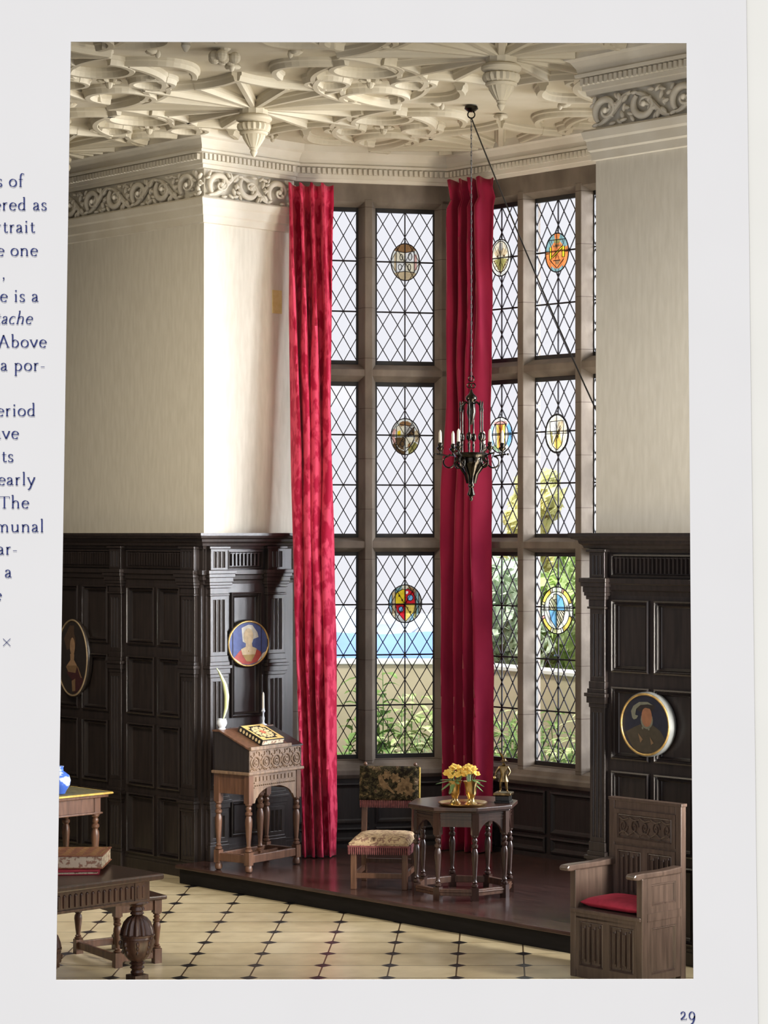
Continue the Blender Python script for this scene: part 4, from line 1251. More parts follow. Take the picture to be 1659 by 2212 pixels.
# ------------------------------------------------------------------ bible desk on its stand
def desk():
    W_, D_ = .655, .385
    rt = math.radians(55)
    root = empty('bible_desk', (-2.005, 18.29, DZ), rt, 'carved oak desk with a sloping lid on turned legs, under the blue-ground portrait', 'desk')
    m, mc = M['oak_furn'], M['oak_carved']
    # local: x along the front (0..W), y back (0..D), z from the dais
    zs = .80; zb = .815; zf = .995; zt = 1.128
    for (x, y) in ((.03, .03), (W_ - .03, .03), (.03, D_ - .03), (W_ - .03, D_ - .03)):
        mb = MB()
        mb.lathe([(.012, 0), (.028, .01), (.032, .03), (.026, .055), (.018, .065)], 12, (x, y, 0))
        mb.box(x - .027, x + .027, y - .027, y + .027, .06, .165)
        turned(mb, x, y, baluster(.165, .56, .031))
        mb.box(x - .027, x + .027, y - .027, y + .027, .56, zs)
        mb.build('leg', m, root, smooth=40)
    for (x0, x1, y0, y1) in ((.03, W_ - .03, .012, .048), (.03, W_ - .03, D_ - .048, D_ - .012), (.012, .048, .03, D_ - .03), (W_ - .048, W_ - .012, .03, D_ - .03)):
        MB().box(x0, x1, y0, y1, .075, .14).build('stretcher', m, root, bevel=.004)
    # arched and carved apron
    def apron(L):
        top, n = .79, 20
        pts = [(.0, top), (.0, .56), (.05, .56), (.07, .60)]
        for k in range(n + 1):
            t = k / n
            pts.append((.08 + (L - .16) * t, .60 + .085 * math.sin(PI * t) ** .6))
        pts += [(L - .07, .60), (L - .05, .56), (L, .56), (L, top)]
        return pts
    mb = MB().prism(apron(W_ - .06), .008, .03, axis='y')
    mb.v = [(a + .03, b, c) for a, b, c in mb.v]
    for k in range(11):
        mb.box(.09 + k * .045, .113 + k * .045, .0, .012, .735, .77)
    for k in range(20):
        mb.lathe([(.001, -.006), (.010, 0), (.001, .006)], 6, (.085 + k * .0255, .006, .70))
    mb.box(.07, W_ - .07, .0, .012, .718, .728)
    mb.box(.07, W_ - .07, .002, .012, .680, .688)
    mb.build('apron', mc, root)
    mb = MB().box(.012, .03, .03, D_ - .03, .63, .79).box(W_ - .03, W_ - .012, .03, D_ - .03, .63, .79).box(.03, W_ - .03, D_ - .03, D_ - .012, .63, .79)
    mb.build('side_rail', m, root)
    MB().box(-.018, W_ + .018, -.018, D_ + .01, .79, .815).build('ledge_moulding', mc, root, bevel=.006)
    # the box
    side = [(0, zb), (D_, zb), (D_, zt), (D_ - .07, zt), (0, zf)]
    MB().prism(side, 0, .016, axis='x').prism(side, W_ - .016, W_, axis='x').box(.0, W_, D_ - .016, D_, zb, zt).build('box_case', M['oak_dark'], root)
    mb = MB().box(0, W_, 0, .016, zb, zf)
    def circle(c, r, tr, n=20, a0=0, a1=360):
        mb.tube([(c[0] + r * math.cos(math.radians(a0 + (a1 - a0) * k / n)), -.003, c[1] + r * math.sin(math.radians(a0 + (a1 - a0) * k / n))) for k in range(n + 1)], tr, 6)
    for k in range(5):
        cx_ = .075 + k * .127
        circle((cx_, zb + .072), .050, .0075)
        circle((cx_, zb + .072), .026, .0065, 14, 40, 330)
        mb.ellipsoid((cx_, -.002, zb + .072), .014, .010, .014, None, 8, 5)
        for s in (-1, 1):
            circle((cx_ + s * .032, zb + .142), .022, .006, 12, 200 if s < 0 else -40, 400 if s < 0 else 160)
            mb.tube([(cx_ + s * .008, -.003, zb + .012), (cx_ + s * .04, -.003, zb + .03), (cx_ + s * .062, -.003, zb + .012)], .006, 5)
        if k < 4:
            mb.tube([(cx_ + .045, -.003, zb + .10), (cx_ + .0635, -.003, zb + .072), (cx_ + .082, -.003, zb + .044)], .007, 5)
            mb.tube([(cx_ + .045, -.003, zb + .044), (cx_ + .0635, -.003, zb + .072), (cx_ + .082, -.003, zb + .10)], .007, 5)
    mb.box(0, W_, -.006, 0, zf - .014, zf)
    mb.build('carved_front', mc, root)
    # lid, with its book stop, and the flat till to the right
    sl = (zt - zf) / (D_ - .07)
    LW = .50
    def zl(y): return zf + sl * y
    vs = []
    for x in (-.008, LW):
        for (y, dz) in ((-.012, 0), (D_ - .07, 0), (D_ - .07, .016), (-.012, .016)):
            vs.append((x, y, zl(y) + dz))
    MB().add(vs, [(0, 1, 2, 3), (4, 7, 6, 5), (0, 4, 5, 1), (1, 5, 6, 2), (2, 6, 7, 3), (3, 7, 4, 0)]).build('sloping_lid', m, root, bevel=.003)
    vs = []
    for x in (LW + .008, W_ + .008):
        for (y, dz) in ((-.012, 0), (D_ - .07, 0), (D_ - .07, .012), (-.012, .012)):
            vs.append((x, y, zl(y) + dz - .004))
    MB().add(vs, [(0, 1, 2, 3), (4, 7, 6, 5), (0, 4, 5, 1), (1, 5, 6, 2), (2, 6, 7, 3), (3, 7, 4, 0)]).build('till_lid', M['oak_dark'], root, bevel=.003)
    MB().box(-.008, W_ + .008, D_ - .075, D_ + .008, zt, zt + .014).build('top_shelf', m, root, bevel=.003)
    MB().box(-.008, LW, -.03, -.008, zf - .004, zf + .026).build('book_stop', mc, root, bevel=.004)
    # gate leg hanging behind
    mb = MB()
    turned(mb, W_ * .58, D_ * .55, baluster(.12, .60, .032))
    mb.box(W_ * .58 - .03, W_ * .58 + .03, D_ * .55 - .03, D_ * .55 + .03, .60, .70)
    mb.box(W_ * .58 - .03, W_ * .58 + .03, D_ * .55 - .03, D_ * .55 + .03, .075, .13)
    mb.build('gate_leg', m, root, smooth=40)
    mb = MB().box(.06, W_ - .06, D_ * .55 - .012, D_ * .55 + .012, .075, .125)
    mb.build('gate_stretcher', m, root)
    Mx = Matrix.Translation(root.location) @ Matrix.Rotation(rt, 4, 'Z')
    # ---- book on the slope
    ang = math.atan(sl)
    def slope(x, y, up=.0):
        return Mx @ Vector((x, y - up * math.sin(ang), zl(y) + .016 + up * math.cos(ang)))
    bk = empty('book', slope(.165, .012), 0, 'black book with gold and coral flower embroidery lying on the sloping desk', 'book')
    bk.rotation_mode = 'XYZ'
    R3 = (Matrix.Rotation(rt, 3, 'Z') @ Matrix.Rotation(ang, 3, 'X'))
    bk.rotation_euler = R3.to_euler()
    BW, BL, BT = .28, .275, .05
    MB().box(0, BW, 0, BL, 0, .006).box(0, BW, 0, BL, BT - .006, BT).box(-.004, .004, 0, BL, 0, BT).build('cover', M['book_dark'], bk, bevel=.002)
    MB().box(.004, BW - .006, .006, BL - .006, .006, BT - .006).build('page_block', M['gauffered'], bk)
    mb = MB()
    def flat(poly, z=BT + .0012, mi=0):
        mb.add([(a, b, z) for a, b in poly] + [(a, b, z - .002) for a, b in poly], [tuple(range(len(poly)))] + [(i, (i + 1) % len(poly), len(poly) + (i + 1) % len(poly), len(poly) + i) for i in range(len(poly))], mi)
    bx, by = BW / 2, BL / 2
    def fr(x0, x1, y0, y1): flat([(x0, y0), (x1, y0), (x1, y1), (x0, y1)])
    fr(.008, .030, .008, BL - .008); fr(BW - .030, BW - .008, .008, BL - .008); fr(.03, BW - .03, .008, .028); fr(.03, BW - .03, BL - .028, BL - .008)
    for (x, y) in ((.048, .045), (BW - .048, .045), (.048, BL - .045), (BW - .048, BL - .045)):
        flat([(x + .022 * math.cos(t * PI / 6), y + .022 * math.sin(t * PI / 6)) for t in range(12)])
    for k in range(8):
        a = k * PI / 4 + .2
        c = (bx + .062 * math.cos(a), by + .062 * math.sin(a))
        flat([(c[0] + .036 * math.cos(t) * math.cos(a) - .018 * math.sin(t) * math.sin(a), c[1] + .036 * math.cos(t) * math.sin(a) + .018 * math.sin(t) * math.cos(a)) for t in [2 * PI * q / 14 for q in range(14)]], mi=1)
        a += PI / 8
        c = (bx + .085 * math.cos(a), by + .085 * math.sin(a))
        flat([(c[0] + .016 * math.cos(t), c[1] + .012 * math.sin(t)) for t in [2 * PI * q / 10 for q in range(10)]], mi=1)
    flat([(bx + .026 * math.cos(t) * (1 + .18 * math.cos(5 * t)), by + .026 * math.sin(t) * (1 + .18 * math.cos(5 * t))) for t in [2 * PI * q / 30 for q in range(30)]], z=BT + .003, mi=2)
    for k in range(7):    # flowers along the spine
        y = .03 + k * .036
        mb.add([(-.0055, y + .012 * math.cos(t), BT / 2 + .016 * math.sin(t)) for t in [2 * PI * q / 8 for q in range(8)]], [tuple(range(8))], 1)
    mb.build('embroidery', [M['book_gold'], M['book_cream'], M['book_red']], bk)
    # ---- inkwell and quill on the narrow shelf
    ik = empty('inkwell', Mx @ Vector((.06, D_ - .04, zt + .014)), 0, 'small white china inkwell on the top edge of the sloping desk', 'inkwell')
    MB().lathe([(.028, 0), (.030, .006), (.024, .016), (.034, .03), (.042, .05), (.040, .07), (.034, .082), (.036, .088), (.028, .088), (.024, .076), (.002, .07)], 18).build('cup', M['china_white'], ik, smooth=50)
    q0 = Mx @ Vector((.075, D_ - .035, zt + .085))
    mb = MB()
    pts = [(0, 0, -.005), (.028, 0, .10), (.034, 0, .20), (.016, 0, .30), (-.03, 0, .40), (-.05, 0, .43)]
    wd = [.003, .014, .019, .016, .008, .001]
    N_ = 24
    def ip(arr, t):
        f = t * (len(arr) - 1); k = min(len(arr) - 2, int(f)); r = f - k
        if isinstance(arr[0], tuple): return tuple(arr[k][q] * (1 - r) + arr[k + 1][q] * r for q in range(3))
        return arr[k] * (1 - r) + arr[k + 1] * r
    vs, fs = [], []
    for i in range(N_ + 1):
        c, ww = ip(pts, i / N_), ip(wd, i / N_)
        vs += [(c[0] - ww, c[1] + .004, c[2]), (c[0], c[1] - .003, c[2]), (c[0] + ww, c[1] + .004, c[2])]
    for i in range(N_):
        b = i * 3
        fs += [(b, b + 1, b + 4, b + 3), (b + 1, b + 2, b + 5, b + 4)]
    mb.add(vs, fs)
    o = mb.build('quill_pen', M['quill'], loc=q0, smooth=70)
    sd = o.modifiers.new('solid', 'SOLIDIFY'); sd.thickness = .002
    tag(o, 'tall pale green quill feather standing in the white inkwell', 'quill')
    # ---- candlestick on the flat till
    cs = empty('candlestick', Mx @ Vector((LW + .085, D_ - .03, zt + .014)), 0, 'slim candlestick with a white candle on the desk, before the crimson curtain', 'candlestick')
    MB().lathe([(.030, 0), (.032, .006), (.012, .014), (.008, .03), (.012, .06), (.007, .075), (.006, .10), (.013, .11), (.018, .118), (.012, .124), (.010, .14)], 14).build('stem', M['china_white'], cs, smooth=50)
    MB().lathe([(.009, .138), (.0085, .24), (.007, .262), (.002, .275)], 10).build('candle', M['candle'], cs, smooth=50)
desk()

# ------------------------------------------------------------------ tapestry chair
def back_stool():
    rt = math.radians(-7)
    root = empty('tapestry_chair', (-.915, 17.46, DZ), rt, 'low-seated chair with a flowered tapestry back panel standing on the dais', 'chair')
    W_, D_ = .45, .50
    m = M['oak_furn']
    hw = W_ / 2
    for x in (-hw + .025, hw - .025):
        mb = MB().box(x - .022, x + .022, .003, .047, 0, .36)
        mb.build('front_leg', m, root, bevel=.005)
        mb = MB()
        mb.prism([(D_ - .05, 0), (D_ - .005, 0), (D_ - .005, .40), (D_ + .045, .90), (D_ + .012, .90), (D_ - .05, .40)], x - .02, x + .02, axis='x')
        mb.build('rear_leg', m, root, bevel=.004)
        MB().box(x - .012, x + .012, .03, D_ - .02, .085, .125).build('side_stretcher', m, root, bevel=.003)
    MB().box(-hw + .03, hw - .03, .012, .036, .085, .125).build('front_stretcher', m, root, bevel=.003)
    MB().box(-hw + .03, hw - .03, D_ - .04, D_ - .015, .14, .175).build('back_stretcher', m, root, bevel=.003)
    # stuffed seat
    vs, fs = [], []
    n = 14
    for j in range(n + 1):
        for i in range(n + 1):
            x, y = i / n * 2 - 1, j / n * 2 - 1
            e = (1 - abs(x) ** 4) * (1 - abs(y) ** 4)
            vs.append((x * (hw + .012), D_ / 2 + y * (D_ / 2 + .008) - .005, .355 + .055 * e ** .35 + .006 * noise.noise(Vector((x * 3, y * 3, 0)))))
    for j in range(n):
        for i in range(n):
            r = j * (n + 1) + i
            fs.append((r, r + 1, r + n + 2, r + n + 1))
    mb = MB().add(vs, fs)
    mb.box(-hw - .006, hw + .006, -.01, D_ - .005, .325, .362)
    mb.build('seat', M['tapestry_seat'], root, smooth=60)
    mb = MB()
    for (a, b) in (((-hw - .012, -.016), (hw + .012, -.016)), ((hw + .012, -.016), (hw + .012, D_)), ((-hw - .012, D_), (-hw - .012, -.016))):
        a, b = Vector(a), Vector(b)
        L = (b - a).length
        k = int(L / .016)
        for i in range(k):
            c = a.lerp(b, (i + .5) / k)
            mb.tube([(c.x, c.y, .338), (c.x, c.y, .30), (c.x + .001, c.y, .272)], [.0055, .0065, .004], 5)
        mb.obox((a.x, a.y, .334), (b.x, b.y, .334), .012, .012)
    mb.build('seat_fringe', M['fringe'], root)
    # back panel
    tilt = Matrix.Translation((0, D_ - .012, .62)) @ Matrix.Rotation(-.09, 4, 'X')
    n, k = 22, 16
    vs, fs = [], []
    for s in (-1, 1):
        for j in range(k + 1):
            for i in range(n + 1):
                x, z = i / n * 2 - 1, j / k * 2 - 1
                e = ((1 - x ** 6) * (1 - z ** 6)) ** .4
                vs.append((x * (hw + .015), s * (.016 + .018 * e) + .004 * noise.noise(Vector((x * 4, z * 4, s))), .145 + z * .138))
    q = (n + 1) * (k + 1)
    for s in (0, 1):
        for j in range(k):
            for i in range(n):
                r = s * q + j * (n + 1) + i
                fs.append((r, r + 1, r + n + 2, r + n + 1))
    for i in range(n):
        fs += [(i, i + 1, q + i + 1, q + i), (k * (n + 1) + i, k * (n + 1) + i + 1, q + k * (n + 1) + i + 1, q + k * (n + 1) + i)]
    for j in range(k):
        a, b = j * (n + 1), (j + 1) * (n + 1)
        fs += [(a, b, q + b, q + a), (a + n, b + n, q + b + n, q + a + n)]
    mb = MB().add(vs, fs); mb.xform(tilt)
    bp = mb.build('back_panel', M['tapestry'], root, smooth=60)
    mb = MB()
    pts = [(-.09, .20), (-.07, .215), (-.055, .205), (-.04, .17), (-.005, .13), (.05, .07), (.04, .062), (-.01, .10), (-.045, .105), (-.075, .14), (-.085, .175)]
    mb.add([(a, -.037, b) for a, b in pts], [tuple(range(len(pts)))])
    for (cx_, cz_, r) in ((.13, .14, .05), (.16, .09, .04), (.09, .10, .035), (-.02, .21, .03), (.05, .19, .035)):
        mb.add([(cx_ + r * math.cos(t) * (1 + .25 * math.cos(6 * t)), -.0365, cz_ + r * math.sin(t) * (1 + .25 * math.cos(6 * t))) for t in [2 * PI * q_ / 36 for q_ in range(36)]], [tuple(range(36))])
    mb.xform(tilt)
    mb.build('woven_bird_and_flowers', M['tap_bird'], root)
    mb = MB()
    for i in range(34):
        x = -hw - .01 + (W_ + .02) * (i + .5) / 34
        mb.tube([(x, -.03, .012), (x, -.028, -.02), (x + .002, -.026, -.045)], [.005, .006, .004], 5)
    mb.xform(tilt)
    mb.build('back_fringe', M['fringe'], root)
    mb = MB()
    mb.tube([(hw + .016, -.014, .275), (hw + .018, -.014, .0)], .007, 6)
    mb.xform(tilt)
    mb.build('back_braid', M['gold_braid'], root)
    for s in (-1, 1):
        mb = MB().lathe([(.004, 0), (.014, .006), (.016, .016), (.010, .028), (.002, .032)], 10, (s * (hw - .025), D_ + .028, .90))
        mb.build('finial', m, root, smooth=50)
back_stool()

# ------------------------------------------------------------------ eight-sided table
def octagon_table():
    rt = math.radians(-8)
    C = Vector((-.262, 17.29, DZ))
    root = empty('octagonal_table', C, rt, 'eight-sided oak table with turned legs standing on the dais', 'table')
    m = M['oak_deep']
    R_ = .43
    Hh = .70
    def oct(r, off=0): return [(r * math.cos(PI / 8 + k * PI / 4 + off), r * math.sin(PI / 8 + k * PI / 4 + off)) for k in range(8)]
    MB().prism(oct(R_), Hh - .03, Hh).prism(oct(R_ - .018), Hh - .042, Hh - .03).build('table_top', m, root, bevel=.006)
    p = oct(R_ - .065)
    mb_legs = []
    for k, (x, y) in enumerate(p):
        mb = MB()
        a = PI / 8 + k * PI / 4
        def blk(z0, z1, r=.026):
            mb.prism([(x + r * 1.414 * math.cos(a + PI / 4 + q * PI / 2), y + r * 1.414 * math.sin(a + PI / 4 + q * PI / 2)) for q in range(4)], z0, z1)
        blk(0, .10); blk(Hh - .21, Hh - .04)
        turned(mb, x, y, baluster(.10, Hh - .21, .027), 12)
        mb.build('leg', m, root, smooth=40)
    for k in range(8):
        a, b = Vector(p[k]), Vector(p[(k + 1) % 8])
        d = (b - a).normalized()
        nrm = Vector((d.y, -d.x))
        L = (b - a).length
        F = Matrix(((d.x, -nrm.x, 0, a.x), (d.y, -nrm.y, 0, a.y), (0, 0, 1, 0), (0, 0, 0, 1)))
        mb = MB()
        pts = [(.02, Hh - .042), (.02, Hh - .20)]
        arch = [(.03 + (L - .06) * t / 14, Hh - .20 + .09 * math.sin(PI * t / 14) ** .7) for t in range(15)] if k in (6, 7, 0, 4) else [(.03, Hh - .15), (L - .03, Hh - .15)]
        pts += arch + [(L - .02, Hh - .20), (L - .02, Hh - .042)]
        mb.prism(pts, -.012, .010, axis='y')
        for zz in (Hh - .055, Hh - .075, Hh - .10):
            mb.box(.02, L - .02, -.018, -.010, zz - .005, zz + .004)
        mb.xform(F)
        mb.build('frieze_panel', m, root)
        mb = MB().box(.0, L, -.018, .018, .035, .085)
        mb.box(.0, L, -.024, .010, .06, .072)
        if k == 6: pass
        mb.xform(F)
        mb.build('stretcher', M['oak_furn'], root, bevel=.004)
    # moulded kneeling rail in front of the right hand face
    a, b = Vector(p[6]), Vector(p[7])
    Mx = Matrix.Translation(C) @ Matrix.Rotation(rt, 4, 'Z')
    # ---- tray, goblets, flowers
    top = DZ + Hh
    tr = Vector((-.262, 17.08, top))
    mb = MB().lathe([(.002, .004), (.15, .004), (.165, .008), (.182, .02), (.188, .022), (.184, .012), (.168, 0), (.002, 0)], 32)
    tag(mb.build('brass_tray', M['brass'], loc=tr, smooth=50), 'round polished brass tray holding two brass beakers on the octagonal table', 'tray')
    gob = [(.044, 0), (.046, .006), (.036, .016), (.026, .028), (.022, .045), (.030, .065), (.038, .085), (.040, .12), (.046, .155), (.054, .172), (.056, .178), (.051, .176), (.042, .155), (.036, .12), (.034, .09), (.002, .08)]
    g1 = MB().lathe(gob, 22).build('brass_beaker', M['brass'], loc=tr + Vector((-.06, .01, .005)), smooth=50)
    tag(g1, 'left one of two brass beakers on the tray, leaves hanging over its rim', 'beaker', 'brass beakers on the tray')
    g2 = MB().lathe([(r * 1.08, z) for r, z in gob], 22).build('brass_beaker', M['brass'], loc=tr + Vector((.062, -.02, .005)), smooth=50)
    tag(g2, 'right one of two brass beakers on the tray, nearer the statuette', 'beaker', 'brass beakers on the tray')
    rnd = random.Random(5)
    def posy(c, n, spread, label, leaves):
        root = empty('flower_bunch', c, 0, label, 'flowers', 'flowers in the brass beakers')
        fl, lf, st = MB(), MB(), MB()
        for k in range(n):
            a, r = rnd.random() * 2 * PI, spread * math.sqrt(rnd.random())
            pc = Vector((r * math.cos(a), r * math.sin(a), .035 + .06 * (1 - (r / spread) ** 2) + rnd.random() * .012))
            ax = Vector((pc.x * 5, pc.y * 5 - .3, .6)).normalized()
            Q = ax.to_track_quat('Z', 'Y').to_matrix()
            for q in range(5):
                t = q * 2 * PI / 5 + rnd.random()
                Rm = Q @ Matrix.Rotation(t, 3, 'Z') @ Matrix.Rotation(-.5, 3, 'Y')
                fl.ellipsoid(pc + Rm @ Vector((.016, 0, .002)), .020, .015, .006, Rm, 7, 4)
            fl.ellipsoid(pc + ax * .006, .006, .006, .008, Q, 6, 4)
            st.tube([(0, 0, -.06), (pc.x * .6, pc.y * .6, 0), tuple(pc)], .002, 4)
        for (a, L, dz) in leaves:
            Rm = Matrix.Rotation(a, 3, 'Z') @ Matrix.Rotation(dz, 3, 'Y')
            lf.ellipsoid(Rm @ Vector((L * .55 + .02, 0, 0)) + Vector((0, 0, .012)), L * .55, .018, .004, Rm, 10, 5)
        fl.build('blossom', M['flower'], root, smooth=70)
        lf.build('leaf', M['leaf'], root, smooth=70)
        st.build('stalk', M['leaf'], root)
    posy(g1.location + Vector((0, 0, .175)), 22, .07, 'big yellow flower bunch in the left brass beaker', [(PI, .12, .25), (PI * 1.15, .11, .6), (-PI * .6, .09, .7), (PI * .85, .1, .1), (-PI * .4, .07, .3), (PI * 1.3, .10, 1.0)])
    posy(g2.location + Vector((-.01, 0, .18)), 12, .05, 'smaller yellow flower bunch in the right brass beaker', [(0, .10, .15), (.25, .10, .5), (-.5, .07, .3), (-.15, .11, .75)])
    # ---- bronze statuette
    st = empty('statuette', Vector((.045, 17.24, top)), math.radians(-12), 'small gilt bronze figure of a standing man on a dark stepped plinth', 'statuette')
    st.scale = (1, 1, 1)
    mb = MB().prism([(-.062, -.062), (.062, -.062), (.062, .062), (-.062, .062)], 0, .014).prism([(-.054, -.054), (.054, -.054), (.054, .054), (-.054, .054)], .014, .055)
    mb.build('plinth', M['black'], st, bevel=.004)
    MB().box(-.068, .068, -.068, .068, .055, .078).build('plinth_top', M['bronze'], st, bevel=.007)
    J = dict(pel=(0, 0, .185), wst=(-.002, 0, .215), chest=(.0, 0, .255), neck=(.002, 0, .278), head=(.004, -.004, .305), hl=(-.018, 0, .18), kl=(-.022, -.008, .132), al=(-.026, .0, .088), fl=(-.034, -.022, .083),
             hr=(.018, 0, .18), kr=(.022, -.004, .132), ar=(.026, .006, .088), fr=(.038, -.016, .083), sl=(-.030, 0, .268), el=(-.052, -.012, .235), wl=(-.058, -.03, .208), dl=(-.060, -.036, .198), sr=(.032, 0, .268), er=(.048, .01, .232), wr=(.036, -.018, .205), dr=(.03, -.024, .2))
    RR = dict(pel=.024, wst=.021, chest=.029, neck=.010, head=.0175, hl=.017, kl=.011, al=.007, fl=.006, hr=.017, kr=.011, ar=.007, fr=.006, sl=.013, el=.009, wl=.007, dl=.007, sr=.013, er=.009, wr=.007, dr=.007)
    E = [('pel', 'wst'), ('wst', 'chest'), ('chest', 'neck'), ('neck', 'head'), ('pel', 'hl'), ('hl', 'kl'), ('kl', 'al'), ('al', 'fl'), ('pel', 'hr'), ('hr', 'kr'), ('kr', 'ar'), ('ar', 'fr'), ('chest', 'sl'), ('sl', 'el'), ('el', 'wl'), ('wl', 'dl'), ('chest', 'sr'), ('sr', 'er'), ('er', 'wr'), ('wr', 'dr')]
    ks = list(J)
    me = bpy.data.meshes.new('figure')
    me.from_pydata([J[k] for k in ks], [(ks.index(a), ks.index(b)) for a, b in E], [])
    me.materials.append(M['bronze'])
    o = bpy.data.objects.new('figure', me); COL.objects.link(o); o.parent = st
    sk = o.modifiers.new('skin', 'SKIN'); sk.use_smooth_shade = True
    lay = me.skin_vertices[0] if len(me.skin_vertices) else None
    if lay is None:
        bm = bmesh.new(); bm.from_mesh(me); bm.verts.layers.skin.verify(); bm.to_mesh(me); bm.free()
        lay = me.skin_vertices[0]
    for i, k in enumerate(ks):
        lay.data[i].radius = (RR[k], RR[k])
        lay.data[i].use_root = (k == 'pel')
    sb = o.modifiers.new('sub', 'SUBSURF'); sb.levels = 1; sb.render_levels = 2
    # tunic skirt, hat with plume, orb in hand
    mb = MB().lathe([(.020, .222), (.026, .20), (.036, .175), (.042, .16), (.040, .157), (.02, .165)], 16, (0, 0, 0))
    mb.build('tunic', M['bronze'], st, smooth=50)
    mb = MB().lathe([(.030, .312), (.031, .316), (.019, .318), (.017, .33), (.008, .338), (.002, .34)], 14, (.004, -.002, 0))
    mb.tube([(.0, 0, .335), (-.010, .004, .355), (-.024, .004, .372), (-.03, .0, .38)], [.006, .009, .007, .002], 6)
    mb.build('plumed_hat', M['bronze'], st, smooth=50)
    MB().ellipsoid((-.062, -.04, .19), .013, .013, .013, None, 10, 7).build('orb', M['brass'], st, smooth=70)
octagon_table()

# ------------------------------------------------------------------ panelled armchair
def wainscot_chair():
    root = empty('panelled_armchair', (.849, 14.80, 0), -PI / 4, 'tall-backed panelled oak armchair with a crimson seat cushion, at the right', 'armchair')
    W_, D_ = .63, .43
    hw, hd = W_ / 2, D_ / 2
    m, md = M['oak_chair'], M['oak']
    ps = .05
    for s in (-1, 1):
        x = s * (hw - ps / 2)
        MB().box(x - ps / 2, x + ps / 2, -hd, -hd + ps, 0, .70).build('front_post', m, root, bevel=.005)
        MB().box(x - ps / 2, x + ps / 2, hd - ps, hd, 0, 1.13).build('back_post', m, root, bevel=.005)
        # side panels below and above the seat
        xo = s * hw
        for (z0, z1) in ((.03, .42), (.47, .70)):
            mb = MB().box(min(xo - s * .035, xo - s * .02), max(xo - s * .035, xo - s * .02), -hd + ps, hd - ps, z0, z1)
            mb2 = MB().ring(-hd + ps, hd - ps, z0, z1, [(0, 0), (0, -.006), (.045, -.006), (.05, .002), (.056, -.002), (.062, .010)], fill=False)
            # ring is in xz facing -y: turn so that it faces outwards along x
            mb2.xform(Matrix(((0, -s, 0, xo - s * .012), (1, 0, 0, 0), (0, 0, 1, 0), (0, 0, 0, 1))))
            mb.add(mb2.v, mb2.f)
            mb.build('side_panel', m, root)
        MB().box(min(xo, xo - s * ps), max(xo, xo - s * ps), -hd + ps, hd - ps, .42, .47).build('side_rail', m, root)
        # arm with a scrolled end that overhangs the post
        mb = MB()
        prof = [(hd - ps, .70), (hd - ps, .745), (0, .735), (-hd - .02, .738), (-hd - .075, .735), (-hd - .095, .72), (-hd - .085, .70), (-hd - .04, .695), (-hd, .70)]
        mb.prism(prof, x - .038, x + .038, axis='x')
        mb.build('arm', m, root, bevel=.008)
    def xpanel(z0, z1, y, name, cols, mm, lin):
        """framed linenfold or carved panels between the posts, facing forwards"""
        mb = MB().box(-hw + ps, hw - ps, y, y + .018, z0, z1)
        wd = (W_ - 2 * ps) / cols
        for c in range(cols):
            a = -hw + ps + wd * c + .03
            b = a + wd - .06
            mb.ring(a - .03, b + .03, z0, z1, [(0, y), (0, y - .016), (.028, y - .016), (.032, y - .008), (.038, y - .012), (.042, y)])
            if lin:
                n = 4
                pt = (b - a - .03) / n
                for k in range(n):
                    q = a + .015 + pt * (k + .5)
                    h0, h1 = z0 + .075 - .015 * (k % 2), z1 - .075 + .015 * (k % 2)
                    mb.prism([(q - pt * .42, y), (q - pt * .25, y - .016), (q - pt * .05, y - .004), (q + pt * .12, y - .020), (q + pt * .30, y - .020), (q + pt * .36, y)], h0, h1)
                    mb.ellipsoid((q + pt * .2, y - .003, h1), pt * .16, .009, .02, None, 7, 4)
                    mb.ellipsoid((q + pt * .2, y - .003, h0), pt * .16, .009, .02, None, 7, 4)
            else:
                rnd = random.Random(2)
                zc = (z0 + z1) / 2
                L = b - a
                for k in range(5):
                    cx_ = a + L * (k + .5) / 5
                    path = [(cx_ + .035 * (1 - t / 22) * math.cos(t * .5), y - .006, zc + .05 * (1 - t / 22) * math.sin(t * .5) * (1 if k % 2 else -1)) for t in range(20)]
                    mb.tube(path, .006, 5)
                    mb.tube([(cx_ - .045, y - .004, zc - .055), (cx_, y - .006, zc - .03), (cx_ + .045, y - .004, zc - .06)], .006, 5)
                    mb.tube([(cx_ - .045, y - .004, zc + .06), (cx_, y - .006, zc + .04), (cx_ + .045, y - .004, zc + .055)], .006, 5)
        mb.build(name, mm, root)
    xpanel(.05, .40, -hd + .018, 'front_panel', 2, m, True)
    MB().box(-hw + ps, hw - ps, -hd + .004, -hd + .03, .0, .06).build('front_rail', m, root, bevel=.003)
    MB().box(-hw + ps, hw - ps, -hd + .002, -hd + .03, .385, .43).build('front_rail', m, root, bevel=.003)
    MB().box(-hw + .01, hw - .01, -hd - .012, hd - ps, .425, .45).build('seat_board', m, root, bevel=.004)
    xpanel(.46, .83, hd - .04, 'back_panel', 2, m, True)
    xpanel(.85, 1.07, hd - .04, 'carved_back_panel', 1, m, False)
    MB().box(-hw + ps, hw - ps, hd - .045, hd - .01, .82, .86).build('back_rail', m, root, bevel=.003)
    MB().box(-hw + ps, hw - ps, hd - .045, hd - .01, 1.06, 1.13).box(-hw - .006, hw + .006, hd - .052, hd + .004, 1.125, 1.145).build('crest_rail', m, root, bevel=.003)
    # cushion, a thing of its own
    Mx = Matrix.Translation(root.location) @ Matrix.Rotation(-PI / 4, 4, 'Z')
    n = 16
    vs, fs = [], []
    cw, cdp = hw - ps - .012, hd - .045
